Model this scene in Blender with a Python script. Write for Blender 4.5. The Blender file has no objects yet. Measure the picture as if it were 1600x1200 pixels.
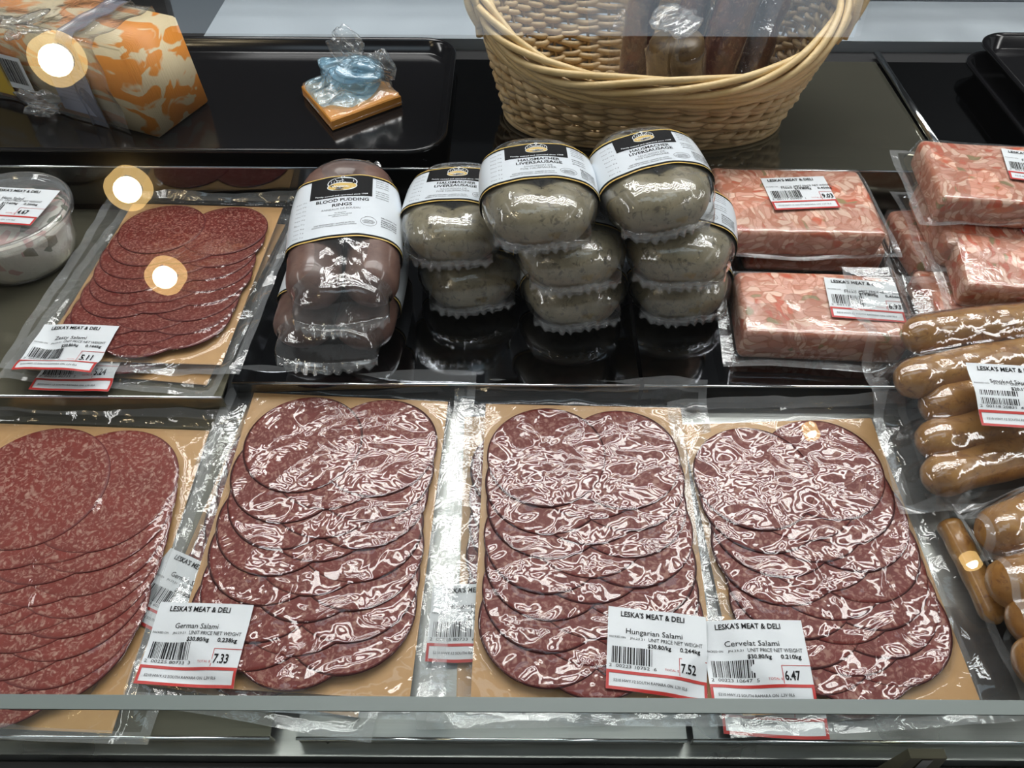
import bpy, bmesh, math, random
import numpy as np
from mathutils import Vector, Matrix

random.seed(7)
SC = bpy.context.scene
COL = SC.collection
PI = math.pi
rad = math.radians

# ---------------------------------------------------------------- camera
FPX = 1202.0; PITCH = rad(48.8); CAMZ = 0.49; ROLL = rad(0.35)
cam_d = bpy.data.cameras.new('camera')
cam_d.sensor_width = 36; cam_d.lens = FPX / 1600 * 36; cam_d.clip_start = 0.01; cam_d.clip_end = 60
cam = bpy.data.objects.new('camera', cam_d); COL.objects.link(cam)
cam.matrix_world = (Matrix.Translation((0, 0, CAMZ)) @ Matrix.Rotation(PI/2 - PITCH, 4, 'X') @ Matrix.Rotation(ROLL, 4, 'Z'))
SC.camera = cam

# ---------------------------------------------------------------- world, exposure
W = bpy.data.worlds.new('store'); SC.world = W; W.use_nodes = True
W.node_tree.nodes['Background'].inputs[0].default_value = (0.92, 0.97, 1.0, 1)
W.node_tree.nodes['Background'].inputs[1].default_value = 0.30
SC.view_settings.view_transform = 'Standard'; SC.view_settings.look = 'None'
SC.view_settings.gamma = 1; SC.view_settings.use_curve_mapping = False
SC.view_settings.exposure = 0.0
SC.cycles.transparent_max_bounces = 40; SC.cycles.max_bounces = 8
SC.cycles.sample_clamp_indirect = 6.0
SC.cycles.caustics_reflective = False; SC.cycles.caustics_refractive = False

def ray(u, v):
    x = u - 800; y = 600 - v
    c, s = math.cos(ROLL), math.sin(ROLL)
    x, y = c*x - s*y, s*x + c*y
    return np.array([x, FPX*math.cos(PITCH) + y*math.sin(PITCH), -FPX*math.sin(PITCH) + y*math.cos(PITCH)])
def P(u, v, z=0.0):
    """point of the level plane at height z that stands at this place of the photo"""
    d = ray(u, v); t = (z - CAMZ)/d[2]
    return Vector((d[0]*t, d[1]*t, z))

# ---------------------------------------------------------------- object helpers
def link(o, parent=None):
    COL.objects.link(o)
    if parent is not None: o.parent = parent
    return o
def mesh(name, verts, faces, mats, parent=None, smooth=True, fm=None, loc=None, rot=None):
    me = bpy.data.meshes.new(name)
    me.from_pydata([tuple(map(float, v)) for v in verts], [], [tuple(map(int, f)) for f in faces])
    if not isinstance(mats, (list, tuple)): mats = [mats]
    for m in mats: me.materials.append(m)
    if fm is not None: me.polygons.foreach_set('material_index', np.array(fm, dtype=np.int32))
    if smooth: me.polygons.foreach_set('use_smooth', [True]*len(me.polygons))
    me.update()
    o = link(bpy.data.objects.new(name, me), parent)
    if loc is not None: o.location = loc
    if rot is not None: o.rotation_euler = rot
    return o
def tag(o, label=None, cat=None, group=None, kind=None):
    if label: o['label'] = label
    if cat: o['category'] = cat
    if group: o['group'] = group
    if kind: o['kind'] = kind
    return o
def thing(name, label, cat, loc=(0, 0, 0), rot=(0, 0, 0), group=None):
    o = bpy.data.objects.new(name, None); COL.objects.link(o); o.empty_display_size = 0.02
    o.location = loc; o.rotation_euler = rot
    return tag(o, label, cat, group)
def copy_tree(o, parent=None):
    c = o.copy(); COL.objects.link(c); c.parent = parent
    for ch in list(o.children): copy_tree(ch, c)
    return c
class MB:
    """collects pieces that become one mesh"""
    def __init__(s): s.v = []; s.f = []; s.m = []
    def add(s, v, f, m=0):
        n = len(s.v); s.v.extend([tuple(map(float, p)) for p in v])
        s.f.extend([tuple(int(i)+n for i in q) for q in f]); s.m.extend([m]*len(f))
        return s
    def box(s, x0, x1, y0, y1, z0, z1, m=0):
        v = [(x, y, z) for z in (z0, z1) for y in (y0, y1) for x in (x0, x1)]
        return s.add(v, [(0,2,3,1),(4,5,7,6),(0,1,5,4),(2,6,7,3),(0,4,6,2),(1,3,7,5)], m)
    def tube(s, path, r, n=8, m=0, closed=False, cap=True):
        v, f = tube_geo(path, r, n, closed, cap); return s.add(v, f, m)
    def build(s, name, mats, parent=None, smooth=True, loc=None, rot=None):
        return mesh(name, s.v, s.f, mats, parent, smooth, s.m, loc, rot)
def tube_geo(path, r, n=8, closed=False, cap=True, squash=None):
    p = np.array([tuple(q) for q in path], float); k = len(p)
    rr = np.full(k, r) if np.isscalar(r) else np.array(r, float)
    if closed: t = np.roll(p, -1, 0) - np.roll(p, 1, 0)
    else: t = np.gradient(p, axis=0)
    t /= np.linalg.norm(t, axis=1)[:, None] + 1e-12
    up = np.array([0, 0, 1.0]) if abs(t[0][2]) < 0.9 else np.array([1.0, 0, 0])
    nrm = np.cross(up, t[0]); nrm /= np.linalg.norm(nrm)
    V = []
    for i in range(k):
        nrm = nrm - t[i]*np.dot(nrm, t[i]); nrm /= np.linalg.norm(nrm) + 1e-12
        b = np.cross(t[i], nrm)
        for j in range(n):
            a = 2*PI*j/n
            V.append(p[i] + rr[i]*(math.cos(a)*nrm + math.sin(a)*b))
    F = []
    for i in range(k if closed else k-1):
        for j in range(n):
            a = i*n+j; b2 = i*n+(j+1) % n; c = ((i+1) % k)*n+(j+1) % n; d = ((i+1) % k)*n+j
            F.append((a, b2, c, d))
    if cap and not closed:
        F.append(tuple(range(n-1, -1, -1))); F.append(tuple(range((k-1)*n, k*n)))
    return V, F
def grid_faces(nx, ny, off=0):
    i, j = np.meshgrid(np.arange(nx-1), np.arange(ny-1), indexing='ij')
    a = (i*ny + j).ravel() + off
    return np.stack([a, a+ny, a+ny+1, a+1], 1).tolist()
def waves(seed, n=7, lo=20, hi=120):
    """smooth pseudo random function of two numpy arrays"""
    rg = np.random.RandomState(seed)
    k = rg.uniform(lo, hi, n); a = rg.uniform(0, 2*PI, n); ph = rg.uniform(0, 2*PI, n)
    def f(x, y):
        s = 0
        for q in range(n): s = s + np.sin(k[q]*(x*math.cos(a[q]) + y*math.sin(a[q])) + ph[q] + 0.6*np.sin(k[(q+1) % n]*0.7*(y*math.cos(a[q]) - x*math.sin(a[q]))))
        return s/math.sqrt(n)
    return f

# ---------------------------------------------------------------- material helpers
class NT:
    def __init__(s, name):
        s.mat = bpy.data.materials.new(name); s.mat.use_nodes = True
        s.t = s.mat.node_tree; s.t.nodes.clear()
        s.out = s.n('ShaderNodeOutputMaterial')
    def n(s, typ, ins=None, **kw):
        nd = s.t.nodes.new(typ)
        for k, v in kw.items(): setattr(nd, k, v)
        for k, v in (ins or {}).items():
            sock = nd.inputs[k]
            if isinstance(v, bpy.types.NodeSocket): s.t.links.new(v, sock)
            elif isinstance(v, bpy.types.Node): s.t.links.new(v.outputs[0], sock)
            else: sock.default_value = v
        return nd
    def surf(s, nd): s.t.links.new(nd.outputs[0], s.out.inputs[0]); return s.mat
    def coord(s, randomise=False, scale=(1, 1, 1)):
        tc = s.n('ShaderNodeTexCoord'); o = tc.outputs['Object']
        if randomise:
            oi = s.n('ShaderNodeObjectInfo')
            m = s.n('ShaderNodeVectorMath', {0: oi.outputs['Random'], 1: (7.3, 3.1, 5.7)}, operation='MULTIPLY')
            o = s.n('ShaderNodeVectorMath', {0: o, 1: m.outputs[0]}, operation='ADD').outputs[0]
        if scale != (1, 1, 1):
            o = s.n('ShaderNodeVectorMath', {0: o, 1: scale}, operation='MULTIPLY').outputs[0]
        return o
    def noise(s, vec, scale, detail=2, rough=0.5, dist=0):
        return s.n('ShaderNodeTexNoise', {'Vector': vec, 'Scale': scale, 'Detail': detail, 'Roughness': rough, 'Distortion': dist})
    def ramp(s, fac, stops, interp='LINEAR'):
        r = s.n('ShaderNodeValToRGB', {'Fac': fac}); cr = r.color_ramp; cr.interpolation = interp
        while len(cr.elements) < len(stops): cr.elements.new(0.5)
        for e, (p, c) in zip(cr.elements, stops):
            e.position = p; e.color = (c[0], c[1], c[2], 1) if not np.isscalar(c) else (c, c, c, 1)
        return r
    def mix(s, fac, a, b, blend='MIX'):
        m = s.n('ShaderNodeMix', data_type='RGBA', blend_type=blend)
        for k, v in ((0, fac), (6, a), (7, b)):
            sock = m.inputs[k]
            if isinstance(v, bpy.types.Node): v = v.outputs[0]
            if isinstance(v, bpy.types.NodeSocket): s.t.links.new(v, sock)
            else: sock.default_value = v if k == 0 or len(v) == 4 else (*v, 1)
        return m.outputs[2]
    def math(s, op, a, b=0.0):
        return s.n('ShaderNodeMath', {0: a, 1: b}, operation=op).outputs[0]
    def ior(s, v):
        g = s.n('ShaderNodeNewGeometry')
        return s.n('ShaderNodeMapRange', {0: g.outputs['Backfacing'], 3: v, 4: 1/v}).outputs[0]
    def bump(s, h, strength=0.5, dist=0.001):
        return s.n('ShaderNodeBump', {'Height': h, 'Strength': strength, 'Distance': dist})
    def pbr(s, color, rough=0.5, metal=0, normal=None, **kw):
        ins = {'Base Color': color if not isinstance(color, tuple) else (*color[:3], 1), 'Roughness': rough, 'Metallic': metal}
        if normal is not None: ins['Normal'] = normal
        for k, v in kw.items(): ins[k] = v
        return s.surf(s.n('ShaderNodeBsdfPrincipled', ins))
def plain(name, color, rough=0.5, metal=0, **kw):
    return NT(name).pbr(color, rough, metal, **kw)
def emit(name, color, strength):
    t = NT(name); return t.surf(t.n('ShaderNodeEmission', {0: (*color, 1), 1: strength}))

def film_mat(name, haze=0.05, rough=0.06, scale=160, strength=0.35, dist=0.0006, gain=2.0, tint=(0.97, 0.975, 0.97), stretch=(1, 1, 1), hazecol=(0.85, 0.88, 0.9), detail=3):
    t = NT(name); co = t.coord(scale=stretch)
    n1 = t.noise(co, scale, detail, 0.55, 0.8); n2 = t.noise(co, scale*0.22, 2, 0.5, 1.2)
    h = t.math('ADD', n1.outputs[0], t.math('MULTIPLY', n2.outputs[0], 3.5))
    b = t.bump(h, strength, dist)
    fr = t.n('ShaderNodeFresnel', {'IOR': t.ior(1.45), 'Normal': b})
    fac = t.math('MINIMUM', t.math('MULTIPLY', fr.outputs[0], gain), 0.9)
    tr = t.n('ShaderNodeBsdfTransparent', {0: (*tint, 1)})
    df = t.n('ShaderNodeBsdfDiffuse', {0: (*hazecol, 1), 'Normal': b})
    m1 = t.n('ShaderNodeMixShader', {0: haze, 1: tr, 2: df})
    gl = t.n('ShaderNodeBsdfGlossy', {0: (1, 1, 1, 1), 'Roughness': rough, 'Normal': b})
    return t.surf(t.n('ShaderNodeMixShader', {0: fac, 1: m1, 2: gl}))

# ---------------------------------------------------------------- lamps of the store and added fill lights
M_lampwhite = plain('lamp_housing_white', (0.8, 0.8, 0.8), 0.4)
M_diffuser = emit('light_diffuser', (1.0, 0.995, 0.98), 15.0)
M_soft = emit('skylight_diffuser', (0.72, 0.88, 1.0), 1.7)
M_warm = emit('warm_reflector', (1.0, 0.66, 0.25), 7.0)
M_bulb = emit('warm_bulb', (1.0, 0.86, 0.6), 40.0)
CEIL = 2.0
WHERE = ['nearest the customer side', 'second from the customer side', 'third from the customer side', 'farthest behind the counter']
for k in range(4):
    y0 = 0.82 + 0.30*k
    t = thing('ceiling_light', 'long white fluorescent ceiling light, ' + WHERE[k], 'ceiling light', (0.35, y0+0.1, CEIL), group='fluorescent lights over the deli case')
    MB().box(-1.35, 1.35, -0.075, 0.075, -0.05, 0.0).build('housing', M_lampwhite, t, smooth=False)
    MB().box(-1.32, 1.32, -0.065, 0.065, -0.06, -0.052).build('diffuser', M_diffuser, t, smooth=False)
M_sidefill = emit('side_fill_diffuser', (1.0, 0.995, 0.98), 11.0)
for k, x0 in enumerate((-2.3, 2.3)):  # unseen fill lights, added at both sides to brighten the front faces
    t = thing('ceiling_light', 'added fill light running front to back, ' + ('left' if k == 0 else 'right') + ' of the case', 'ceiling light', (x0, -0.1, CEIL), group='fill lights added at the sides')
    MB().box(-0.16, 0.16, -1.3, 1.3, -0.05, 0.0).build('housing', M_lampwhite, t, smooth=False)
    MB().box(-0.15, 0.15, -1.28, 1.28, -0.06, -0.052).build('diffuser', M_sidefill, t, smooth=False)
t = thing('skylight_panel', 'pale blue square ceiling light panel above the customer side', 'ceiling light', (0.0, 0.0, CEIL))
SKY = t

# the sloped front glass of the case
GY, GZ, GA = 0.144, 0.073, rad(40)
def glass_hit(u, v):
    d = ray(u, v); n = np.array([0, -math.sin(GA), math.cos(GA)]); c = np.array([0, 0, CAMZ])
    tt = np.dot(np.array([0, GY, GZ]) - c, n)/np.dot(d, n)
    return c + d*tt, d - 2*np.dot(d, n)*n
def glass_mirror(u, v, z=CEIL):
    p, r = glass_hit(u, v); return p + r*(z - p[2])/r[2]
a = glass_mirror(285, 47); b = glass_mirror(1330, 47); c2 = glass_mirror(1330, -160)
MB().box(a[0], b[0], a[1], c2[1] if c2[1] > a[1] else a[1]+0.4, -0.03, -0.02).build('diffuser', M_soft, SKY, smooth=False)
MB().box(a[0]-0.02, b[0]+0.02, a[1]-0.0, (c2[1] if c2[1] > a[1] else a[1]+0.4)+0.02, -0.018, 0.0).build('frame', M_lampwhite, SKY, smooth=False)
LW = ['leftmost, high above the cheese end of the case', 'over the salad tubs', 'over the salami packs on the left', 'on the far right behind the customer', 'right of centre behind the customer']
for k, (u, v, s) in enumerate([(83, 97, .062), (196, 300, .058), (255, 437, .055), (1521, 884, .036), (1270, 681, .026)]):
    q = glass_mirror(u, v, CEIL-0.05)
    t = thing('downlight', 'warm round ceiling downlight, ' + LW[k], 'ceiling light', (q[0], q[1], CEIL), group='warm downlights in the store ceiling')
    n = 32; prof = [(s, -0.05), (s*1.06, -0.05), (s*1.06, 0.0), (s*0.6, 0.0), (s*0.6, -0.01), (s, -0.05)]
    V = [(r*math.cos(2*PI*j/n), r*math.sin(2*PI*j/n), z) for r, z in prof for j in range(n)]
    Fc = [(i*n+j, i*n+(j+1) % n, (i+1)*n+(j+1) % n, (i+1)*n+j) for i in range(len(prof)-1) for j in range(n)]
    mesh('reflector', V, Fc, M_warm, t)
    bm = bmesh.new(); bmesh.ops.create_uvsphere(bm, u_segments=20, v_segments=12, radius=s*0.66)
    me = bpy.data.meshes.new('bulb'); bm.to_mesh(me); bm.free(); me.materials.append(M_bulb)
    o = link(bpy.data.objects.new('bulb', me), t); o.location = (0, 0, -0.035)

# ---------------------------------------------------------------- materials of the place
def steel(name, color, rough, sx=1, sy=40, amt=0.25, metal=1.0):
    t = NT(name); co = t.coord(scale=(sx, sy, 20))
    n = t.noise(co, 14, 4, 0.6); n2 = t.noise(t.coord(), 9, 3, 0.6, 0.5)
    r = t.n('ShaderNodeMapRange', {0: n2.outputs[0], 1: 0.3, 2: 0.7, 3: rough*0.7, 4: rough*1.5})
    c = t.mix(t.math('MULTIPLY', n.outputs[0], amt*2), color, tuple(x*0.55 for x in color))
    return t.pbr(c, r.outputs[0], metal, t.bump(n.outputs[0], 0.05, 0.0003))
M_dark = steel('steel_dark_reflection', (0.16, 0.17, 0.185), 0.045, amt=0.3)  # shaded copy of the steel: dark reflections put into its base colour
M_brush = steel('brushed_steel', (0.25, 0.245, 0.19), 0.10, metal=0.8)
M_olive = steel('worn_steel', (0.20, 0.19, 0.135), 0.16, metal=0.6)
M_steel = steel('bright_steel', (0.42, 0.43, 0.41), 0.32)
M_edge = plain('steel_edge', (0.75, 0.78, 0.8), 0.12, 1.0)
M_ledge = steel('painted_steel_ledge', (0.42, 0.47, 0.51), 0.35, amt=0.1, metal=0.4)
M_black = plain('black_plastic', (0.006, 0.006, 0.007), 0.14)
M_blackmat = plain('black_gap', (0.008, 0.008, 0.009), 0.5)
M_wall = plain('case_back_dark', (0.03, 0.032, 0.034), 0.4)
M_ceil = plain('store_ceiling_paint', (0.17, 0.17, 0.175), 0.8)
M_floor = plain('store_floor_tile', (0.10, 0.095, 0.09), 0.5)
M_green = NT('glass_edge')
M_green = M_green.pbr((0.13, 0.16, 0.15), 0.4)

def struct(name, mb, m, smooth=False): return tag(mb.build(name, m, None, smooth), kind='structure')
struct('floor', MB().box(-4, 4, -4, 4, -0.96, -0.92), M_floor)
struct('ceiling', MB().box(-4, 4, -4, 4, CEIL+0.002, CEIL+0.05), M_ceil)
# case body under the decks
struct('trim_1', MB().box(-1.2, 1.2, 0.10, 1.02, -0.92, -0.07), M_blackmat)
# dark back of the case
struct('wall_back', MB().box(-1.2, 1.2, 1.0, 1.02, -0.07, 0.30), M_wall)
def deck(name, label, x0, x1, y0, y1, z, m, drop, cat='tray', slope=0.0):
    t = thing(name, label, cat, ((x0+x1)/2, (y0+y1)/2, z-drop))
    w = (x1-x0)/2; l = (y1-y0)/2
    if slope: t.rotation_euler.x = slope; t.location.z = z - drop + slope*l
    b = MB().box(-w, w, -l, l, drop-0.0015, drop)
    b.box(-w, w, -l, -l+0.0015, 0.0, drop-0.0015); b.box(-w, w, l-0.0015, l, 0.0, drop-0.0015)
    b.build('deck_panel', m, t, smooth=False)
    e = MB(); e.tube([(-w, -l-0.0002, drop-0.0006), (w, -l-0.0002, drop-0.0006)], 0.0012, 8); e.build('front_edge', M_edge, t)
    return t
FRL, FRC = 0.145, 0.400
xs1 = P(432, 1150, 0).x; xs2 = P(1078, 1150, 0).x
deck('steel_deck_tray', 'dark worn steel tray panel at the front left, under the pinkish salami pack', -0.85, xs1-0.004, FRL, 0.388, 0.0, M_olive, 0.012, slope=0.0873)
deck('steel_deck_tray', 'bright steel tray panel at the front centre, under the middle salami packs', xs1+0.012, xs2-0.002, FRL, 0.388, 0.0, M_steel, 0.012, slope=0.0873)
deck('steel_deck_tray', 'bright steel tray panel at the front right, under the salami pack priced 6.47', xs2+0.002, 0.75, FRL, 0.388, 0.0, M_steel, 0.012, slope=0.0873)
b = MB().box(-0.9, 0.9, 0.1375, 0.60, -0.07, -0.0125); struct('trim_2', b, M_steel)
b = MB().box(-0.9, 0.9, 0.100, 0.1360, -0.07, -0.022); struct('trim_3', b, M_blackmat)
# middle step
yl = 0.375
deck('steel_deck_tray', 'olive grey steel tray panel under the ham salad tubs', -0.75, -0.2195, yl, 0.608, 0.045, M_olive, 0.044)
deck('steel_deck_tray', 'dark mirror polished tray under the left and middle liversausage stacks', -0.2155, 0.0985, 0.3895, 0.608, 0.045, M_dark, 0.044)
deck('steel_deck_tray', 'dark mirror polished tray under the head cheese blocks', 0.1015, 0.75, 0.3895, 0.608, 0.045, M_dark, 0.044)
# upper step
deck('steel_shelf_panel', 'black-looking steel shelf panel behind the liversausages, left of the wicker basket', -0.85, 0.13, 0.6125, 0.822, 0.09, M_dark, 0.088, 'shelf')
deck('steel_shelf_panel', 'brushed steel shelf panel right of the wicker basket', 0.133, 0.396, 0.6125, 0.822, 0.09, M_brush, 0.088, 'shelf')
deck('steel_shelf_panel', 'black-looking steel shelf panel at the far right behind the divider bar', 0.404, 0.85, 0.6125, 0.822, 0.09, M_dark, 0.088, 'shelf')
o = MB().tube([(0.4, 0.617, 0.0935), (0.4, 0.835, 0.0935)], 0.0034, 12).build('divider_bar', M_edge)
tag(o, 'round steel divider bar between the brushed and the black-looking shelf panels', 'divider bar')
# ledge at the back
struct('trim_4', MB().box(-0.9, 0.9, 0.823, 0.849, -0.06, 0.088), M_blackmat)
struct('trim_5', MB().box(-0.345, 0.9, 0.850, 0.955, -0.06, 0.100), M_ledge)
struct('trim_6', MB().box(-0.9, -0.347, 0.850, 0.999, -0.06, 0.098), M_blackmat)
struct('trim_7', MB().box(-0.345, 0.9, 0.957, 0.999, -0.06, 0.112), M_ledge)

# ---------------------------------------------------------------- writing
_tc = {}
def text_geo(s, bold=False):
    key = (s, bold)
    if key in _tc: return _tc[key]
    cu = bpy.data.curves.new('t', 'FONT'); cu.body = s; cu.size = 1; cu.resolution_u = 2
    if bold: cu.offset = 0.018
    ob = bpy.data.objects.new('t', cu); COL.objects.link(ob)
    dg = bpy.context.evaluated_depsgraph_get()
    me = bpy.data.meshes.new_from_object(ob.evaluated_get(dg))
    v = np.array([w.co[:2] for w in me.vertices]).reshape(-1, 2); f = [tuple(p.vertices) for p in me.polygons]
    bpy.data.objects.remove(ob); bpy.data.curves.remove(cu); bpy.data.meshes.remove(me)
    if len(v):
        v = v - [v[:, 0].min(), 0]
    _tc[key] = (v, f); return _tc[key]
class Art:
    """flat artwork in metres, material slots: 0 black ink 1 red 2 gold 3 white 4 grey ink"""
    def __init__(s): s.v = []; s.f = []; s.m = []; s.lift = []
    def add(s, v, f, m, lift=1.0):
        n = len(s.v); s.v += [tuple(p) for p in v]; s.f += [tuple(i+n for i in q) for q in f]; s.m += [m]*len(f); s.lift += [lift]*len(v)
    def rect(s, x0, y0, x1, y1, m, sub=0.004, lift=1.0):
        nx = max(2, int(abs(x1-x0)/sub)+2); ny = max(2, int(abs(y1-y0)/sub)+2)
        v = [(x, y) for x in np.linspace(x0, x1, nx) for y in np.linspace(y0, y1, ny)]
        s.add(v, grid_faces(nx, ny), m, lift)
    def poly(s, pts, m, lift=1.0): s.add(pts, [tuple(range(len(pts)))], m, lift)
    def line(s, pts, w, m, lift=1.0):
        for (a, b), (c, d) in zip(pts[:-1], pts[1:]):
            L = math.hypot(c-a, d-b) or 1; nx, ny = -(d-b)/L*w/2, (c-a)/L*w/2
            s.add([(a+nx, b+ny), (a-nx, b-ny), (c-nx, d-ny), (c+nx, d+ny)], [(0, 1, 2, 3)], m, lift)
    def oval(s, cx, cy, rx, ry, m, n=24, lift=1.0, a0=0, a1=2*PI):
        s.poly([(cx+rx*math.cos(a0+(a1-a0)*k/n), cy+ry*math.sin(a0+(a1-a0)*k/n)) for k in range(n)], m, lift)
    def ring(s, cx, cy, rx, ry, w, m, a0=0, a1=2*PI, n=24, lift=1.0):
        s.line([(cx+rx*math.cos(a0+(a1-a0)*k/n), cy+ry*math.sin(a0+(a1-a0)*k/n)) for k in range(n+1)], w, m, lift)
    def text(s, t, x, y, h, m=0, width=None, bold=False, align='L', lift=1.6, bend=0.0, slant=0.0):
        v, f = text_geo(t, bold)
        if not len(v): return
        sc = h/0.72; sx = sc
        wd = v[:, 0].max()*sc
        if width: sx = width/v[:, 0].max(); wd = width
        q = v*[sx, sc]
        if align == 'C': q = q - [wd/2, 0]
        if bend: q[:, 1] += bend*(q[:, 0]**2)/max(wd*wd/4, 1e-9) * h
        s.add(q + [x, y] + np.outer(q[:, 1], [slant, 0]), f, m, lift)
    def build(s, fmap, mats, parent, name='printing', eps=0.00012):
        v = [fmap(x, y, 0.0001+eps*l) for (x, y), l in zip(s.v, s.lift)]
        return mesh(name, v, s.f, mats, parent, False, s.m)
M_ink = plain('black_ink', (0.006, 0.006, 0.007), 0.6, 0, **{'Specular IOR Level': 0.15})
M_grey = plain('grey_ink', (0.16, 0.17, 0.18), 0.5)
M_red = plain('red_ink', (0.50, 0.035, 0.03), 0.4)
M_gold = plain('gold_ink', (0.62, 0.42, 0.10), 0.35)
M_paper = plain('label_paper', (0.80, 0.83, 0.85), 0.35, Coat_Weight=0.0) if False else plain('label_paper', (0.72, 0.76, 0.79), 0.35)
INKS = [M_ink, M_red, M_gold, M_paper, M_grey]

LBW, LBH = 0.062, 0.051
def price_label(parent, fmap, product, unit, weight, price, date='JN.23.21', code='00225 80733', text=None, lw=LBW, lh=LBH):
    """scale label: fmap(x, y, lift) gives the place on the pack, origin in the label's middle"""
    nx, ny = 40, 32
    V = [fmap(x, y, 0.0) for x in np.linspace(-lw/2, lw/2, nx) for y in np.linspace(-lh/2, lh/2, ny)]
    lab = mesh('price_label', V, grid_faces(nx, ny), M_paper, parent)
    lab['label'] = text or 'white price label reading ' + product
    a = Art(); L = -lw/2; B = -lh/2
    a.rect(L, B, lw/2, B+0.0019, 1, 0.002); a.rect(L, B+0.0098, lw/2, B+0.0116, 1, 0.002)
    a.rect(L, B+0.0018, L+0.0017, B+0.0099, 1, 0.002); a.rect(lw/2-0.0017, B+0.0018, lw/2, B+0.0099, 1, 0.002)
    a.text("LESKA'S MEAT & DELI", -0.003, lh/2-0.0058, 0.0034, 0, 0.040, True, 'C')
    a.text(product, -0.002, lh/2-0.0165, 0.0034, 0, 0.0022*len(product), False, 'C')
    yb = B+0.0135
    a.text('PACKED ON', L+0.0012, yb+0.0176, 0.0013, 0, 0.0100); a.text(date, L+0.0140, yb+0.0176, 0.0013, 0, 0.0090)
    a.text('UNIT PRICE NET WEIGHT', L+0.0255, yb+0.0172, 0.0024, 0, 0.0335)
    a.text('%s/kg' % unit, L+0.025, yb+0.0132, 0.0026, 0, 0.0145, True)
    a.text('%skg' % weight, L+0.045, yb+0.0132, 0.0026, 0, 0.0125, True)
    rg = random.Random(product+price); x = L+0.003
    while x < L+0.028:
        w = rg.choice([0.0003, 0.0003, 0.0006, 0.0009]); a.rect(x, yb+0.0022, x+w, yb+0.0125, 0, 0.02); x += w+rg.choice([0.0004, 0.0006, 0.0009])
    a.text('2  %s  %d' % (code, len(product) % 10), L+0.0015, yb-0.0002, 0.0019, 0, 0.029)
    a.text('TOTAL $', L+0.0355, yb+0.0006, 0.0014, 1, 0.0085)
    a.line([(L+0.0445, yb-0.0015), (L+0.0445, yb+0.0092), (lw/2, yb+0.0092)], 0.0004, 1)
    a.text(price, L+0.0455, yb+0.0006, 0.0056, 0, 0.0022*len(price)+0.0006, True)
    a.text('5210 HWY.12 SOUTH RAMARA ON  L3V 0L6', L+0.0045, B+0.0048, 0.0017, 0, 0.045)
    a.build(fmap, INKS, lab, eps=0.00018)
    return lab

# ---------------------------------------------------------------- salami packs
def salami_mat(name, red, fat, casing, scale=260, r=0.0435):
    t = NT(name); co = t.coord(True)
    wv = t.noise(co, 60, 2, 0.5)
    cd = t.n('ShaderNodeVectorMath', {0: co, 1: t.n('ShaderNodeVectorMath', {0: wv.outputs[1], 1: (0.012, 0.012, 0.012)}, operation='MULTIPLY').outputs[0]}, operation='ADD').outputs[0]
    v1 = t.n('ShaderNodeTexVoronoi', {'Vector': cd, 'Scale': scale, 'Randomness': 1.0})
    n1 = t.noise(cd, scale*1.1, 4, 0.65, 0.6); n2 = t.noise(co, 40, 3, 0.6)
    f1 = t.ramp(v1.outputs['Distance'], [(0.10, 1.0), (0.36, 0.0)])
    sel = t.ramp(v1.outputs['Color'], [(0.30, 0.0), (0.55, 1.0)])
    f2 = t.ramp(n1.outputs[0], [(0.50, 0.0), (0.62, 1.0)])
    fac = t.math('MINIMUM', t.math('ADD', t.math('MULTIPLY', t.math('MULTIPLY', f1.outputs[0], sel.outputs[0]), 1.0), t.math('MULTIPLY', f2.outputs[0], 0.7)), 1.0)
    base = t.mix(n2.outputs[0], tuple(c*0.7 for c in red), tuple(c*1.35 for c in red))
    c = t.mix(fac, base, fat)
    sep = t.n('ShaderNodeTexCoord')
    ln = t.n('ShaderNodeVectorMath', {0: sep.outputs['Object']}, operation='LENGTH')
    rim = t.n('ShaderNodeMapRange', {0: ln.outputs['Value'], 1: r*0.962, 2: r*0.985})
    c = t.mix(rim.outputs[0], c, casing)
    return t.pbr(c, 0.42, 0, t.bump(fac, 0.25, 0.0004), **{'Specular IOR Level': 0.35})
M_sal_dark = salami_mat('hungarian_salami', (0.155, 0.020, 0.015), (0.40, 0.205, 0.160), (0.05, 0.008, 0.010), 230)
M_sal_germ = salami_mat('german_salami', (0.165, 0.024, 0.018), (0.42, 0.225, 0.175), (0.055, 0.010, 0.010), 290)
M_sal_fine = salami_mat('zesty_salami', (0.140, 0.017, 0.012), (0.35, 0.165, 0.130), (0.12, 0.02, 0.02), 380, r=0.0382)
M_sal_pink = salami_mat('plain_salami', (0.205, 0.034, 0.025), (0.46, 0.265, 0.21), (0.15, 0.03, 0.028), 300, r=0.0523)
M_sal_side = plain('salami_cut_side', (0.07, 0.012, 0.012), 0.5)
t_ = NT('golden_card'); n_ = t_.noise(t_.coord(), 120, 3)
M_card = t_.pbr(t_.mix(n_.outputs[0], (0.50, 0.285, 0.12), (0.60, 0.36, 0.16)), 0.38)
M_film = film_mat('vacuum_film', haze=0.0, rough=0.025, scale=44, strength=1.0, dist=0.0026, gain=1.55, detail=1.5)
M_film_smooth = film_mat('taut_vacuum_film', haze=0.0, rough=0.05, scale=50, strength=0.5, dist=0.0012, gain=1.3)
M_seal = film_mat('sealed_film_edge', haze=0.16, rough=0.12, scale=90, strength=0.5, dist=0.0009, gain=2.4)
M_pouch = film_mat('pouch_film', haze=0.05, rough=0.05, scale=55, strength=0.45, dist=0.0015, gain=1.7)

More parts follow.
